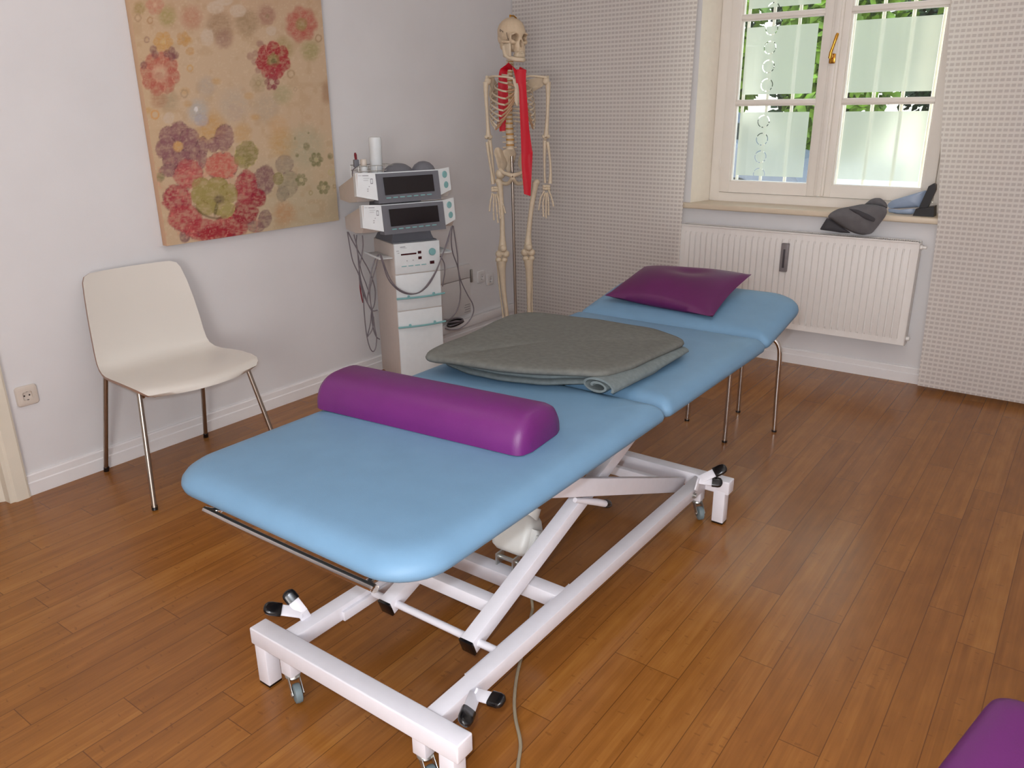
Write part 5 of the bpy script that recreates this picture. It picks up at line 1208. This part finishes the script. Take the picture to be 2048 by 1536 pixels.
bm = BM(); inflate(bm, jp([(560, 490), (700, 510), (860, 580), (960, 640), (940, 690), (820, 650), (680, 570)], -0.122), (0, -1, 0.35), 0.006, 4, 0.9, 0.004, 2); obj('fold_shadow', bm, M['jacket_in_shade'], J, 70, label='painted crease shadow')  # dark piece laid on the jacket as the shade of a fold
G = thing('bag', (2.45, 0.07, 0.9), 'pale blue plastic pouch lying on the window sill beside the grey jacket', 'bag')
bm = BM(); inflate(bm, jp([(1130, 430), (1200, 370), (1400, 310), (1600, 250), (1710, 220), (1680, 340), (1610, 470), (1400, 485), (1200, 495), (1140, 480)], 0.06), (0, -1, 0.5), 0.022, 6, 0.8, 0.006, 3); obj('pouch', bm, M['bag'], G, 60)
bm = BM(); inflate(bm, jp([(1140, 490), (1300, 510), (1540, 490), (1540, 560), (1480, 578), (1300, 572), (1150, 545)], 0.045), (0, -1, 0.4), 0.012, 5, 0.8, 0.004, 6); obj('flap', bm, M['bag'], G, 60)
K = thing('desk_stand', (2.55, 0.03, 0.9), 'black angular stand at the right end of the window sill beside the pouch', 'stand')
def prism(lst, Y0, Y1):
    bm = BM(); loft(bm, [[Vector((p.x, y, max(0.9005, p.z))) for p in (aty(*jz(*q), (Y0+Y1)/2) for q in lst)] for y in (Y0, Y1)]); return bm
obj('upright', prism([(1600, 480), (1745, 160), (1820, 118), (1850, 140), (1845, 220), (1720, 490)], 0.02, 0.06), M['black'], K, 0)
obj('foot', prism([(1520, 606), (1570, 485), (1700, 470), (1835, 450), (1828, 606)], 0.0, 0.08), M['black'], K, 0)

# ================================================================== LIGHT
cam = bpy.data.cameras.new('camera'); co_ = bpy.data.objects.new('camera', cam); COL.objects.link(co_)
cam.sensor_width = 36; cam.lens = F/2048*36; cam.clip_start = 0.02
mw = Matrix.Identity(4)
for k in range(3):
    mw[k][0] = RW[0][k]; mw[k][1] = -RW[1][k]; mw[k][2] = -RW[2][k]; mw[k][3] = CAM[k]
co_.matrix_world = mw; bpy.context.scene.camera = co_
def light(name, typ, loc, energy, col=(1, 1, 1), size=0.1, rot=None):
    l = bpy.data.lights.new(name, typ); l.energy = energy; l.color = col
    if typ == 'AREA': l.shape = 'DISK'; l.size = size
    elif typ == 'POINT': l.shadow_soft_size = size
    elif typ == 'SUN': l.angle = 0.02
    o = bpy.data.objects.new(name, l); COL.objects.link(o); o.location = loc
    if rot: o.rotation_euler = rot
    return o
FLASH, CEIL, SUN, SKY = 72, 6, 8.0, 4.2
fp = CAM+RW.T @ np.array([-0.045, -0.06, 0.02])
light('camera_flash', 'POINT', tuple(fp), FLASH, (0.90, 0.97, 1.06), 0.022)
light('ceiling_area_light', 'AREA', (1.0, -3.6, ZC-0.03), CEIL, (1.0, 0.84, 0.74), 1.0)
light('ceiling_area_light', 'AREA', (2.8, -2.0, ZC-0.03), 7, (1.0, 0.98, 0.96), 0.8)  # added fill overhead that lifts the far end of the room; no fixture known
light('rear_fill_light', 'AREA', (3.6, YB+0.05, 1.25), 76, (1.0, 0.98, 0.96), 1.6, (PI/2, 0, 0))  # unseen fill added behind the camera to brighten the far walls
sd = Vector((0.9, -0.222, -0.42)).normalized()
light('sun', 'SUN', (-4, 4, 6), SUN, (1.0, 0.93, 0.8), rot=sd.to_track_quat('-Z', 'Y').to_euler())
w = bpy.data.worlds.new('world'); bpy.context.scene.world = w; w.use_nodes = True
nt = w.node_tree; bg = nt.nodes['Background']; bg.inputs['Strength'].default_value = SKY
tcw = nt.nodes.new('ShaderNodeTexCoord'); sxw = nt.nodes.new('ShaderNodeSeparateXYZ'); rpw = nt.nodes.new('ShaderNodeValToRGB')
nt.links.new(tcw.outputs['Generated'], sxw.inputs[0]); nt.links.new(sxw.outputs[2], rpw.inputs[0]); nt.links.new(rpw.outputs[0], bg.inputs[0])
rpw.color_ramp.elements[0].color = (0.86, 0.86, 0.82, 1); rpw.color_ramp.elements[1].color = (0.55, 0.72, 1.0, 1); rpw.color_ramp.elements[0].position = 0.0; rpw.color_ramp.elements[1].position = 0.8
sc = bpy.context.scene
sc.view_settings.view_transform = 'Standard'; sc.view_settings.look = 'None'; sc.view_settings.exposure = 0; sc.view_settings.gamma = 1
sc.cycles.max_bounces = 8; sc.cycles.diffuse_bounces = 4; sc.cycles.transparent_max_bounces = 16; sc.cycles.use_denoising = True; sc.cycles.caustics_reflective = False; sc.cycles.sample_clamp_indirect = 6
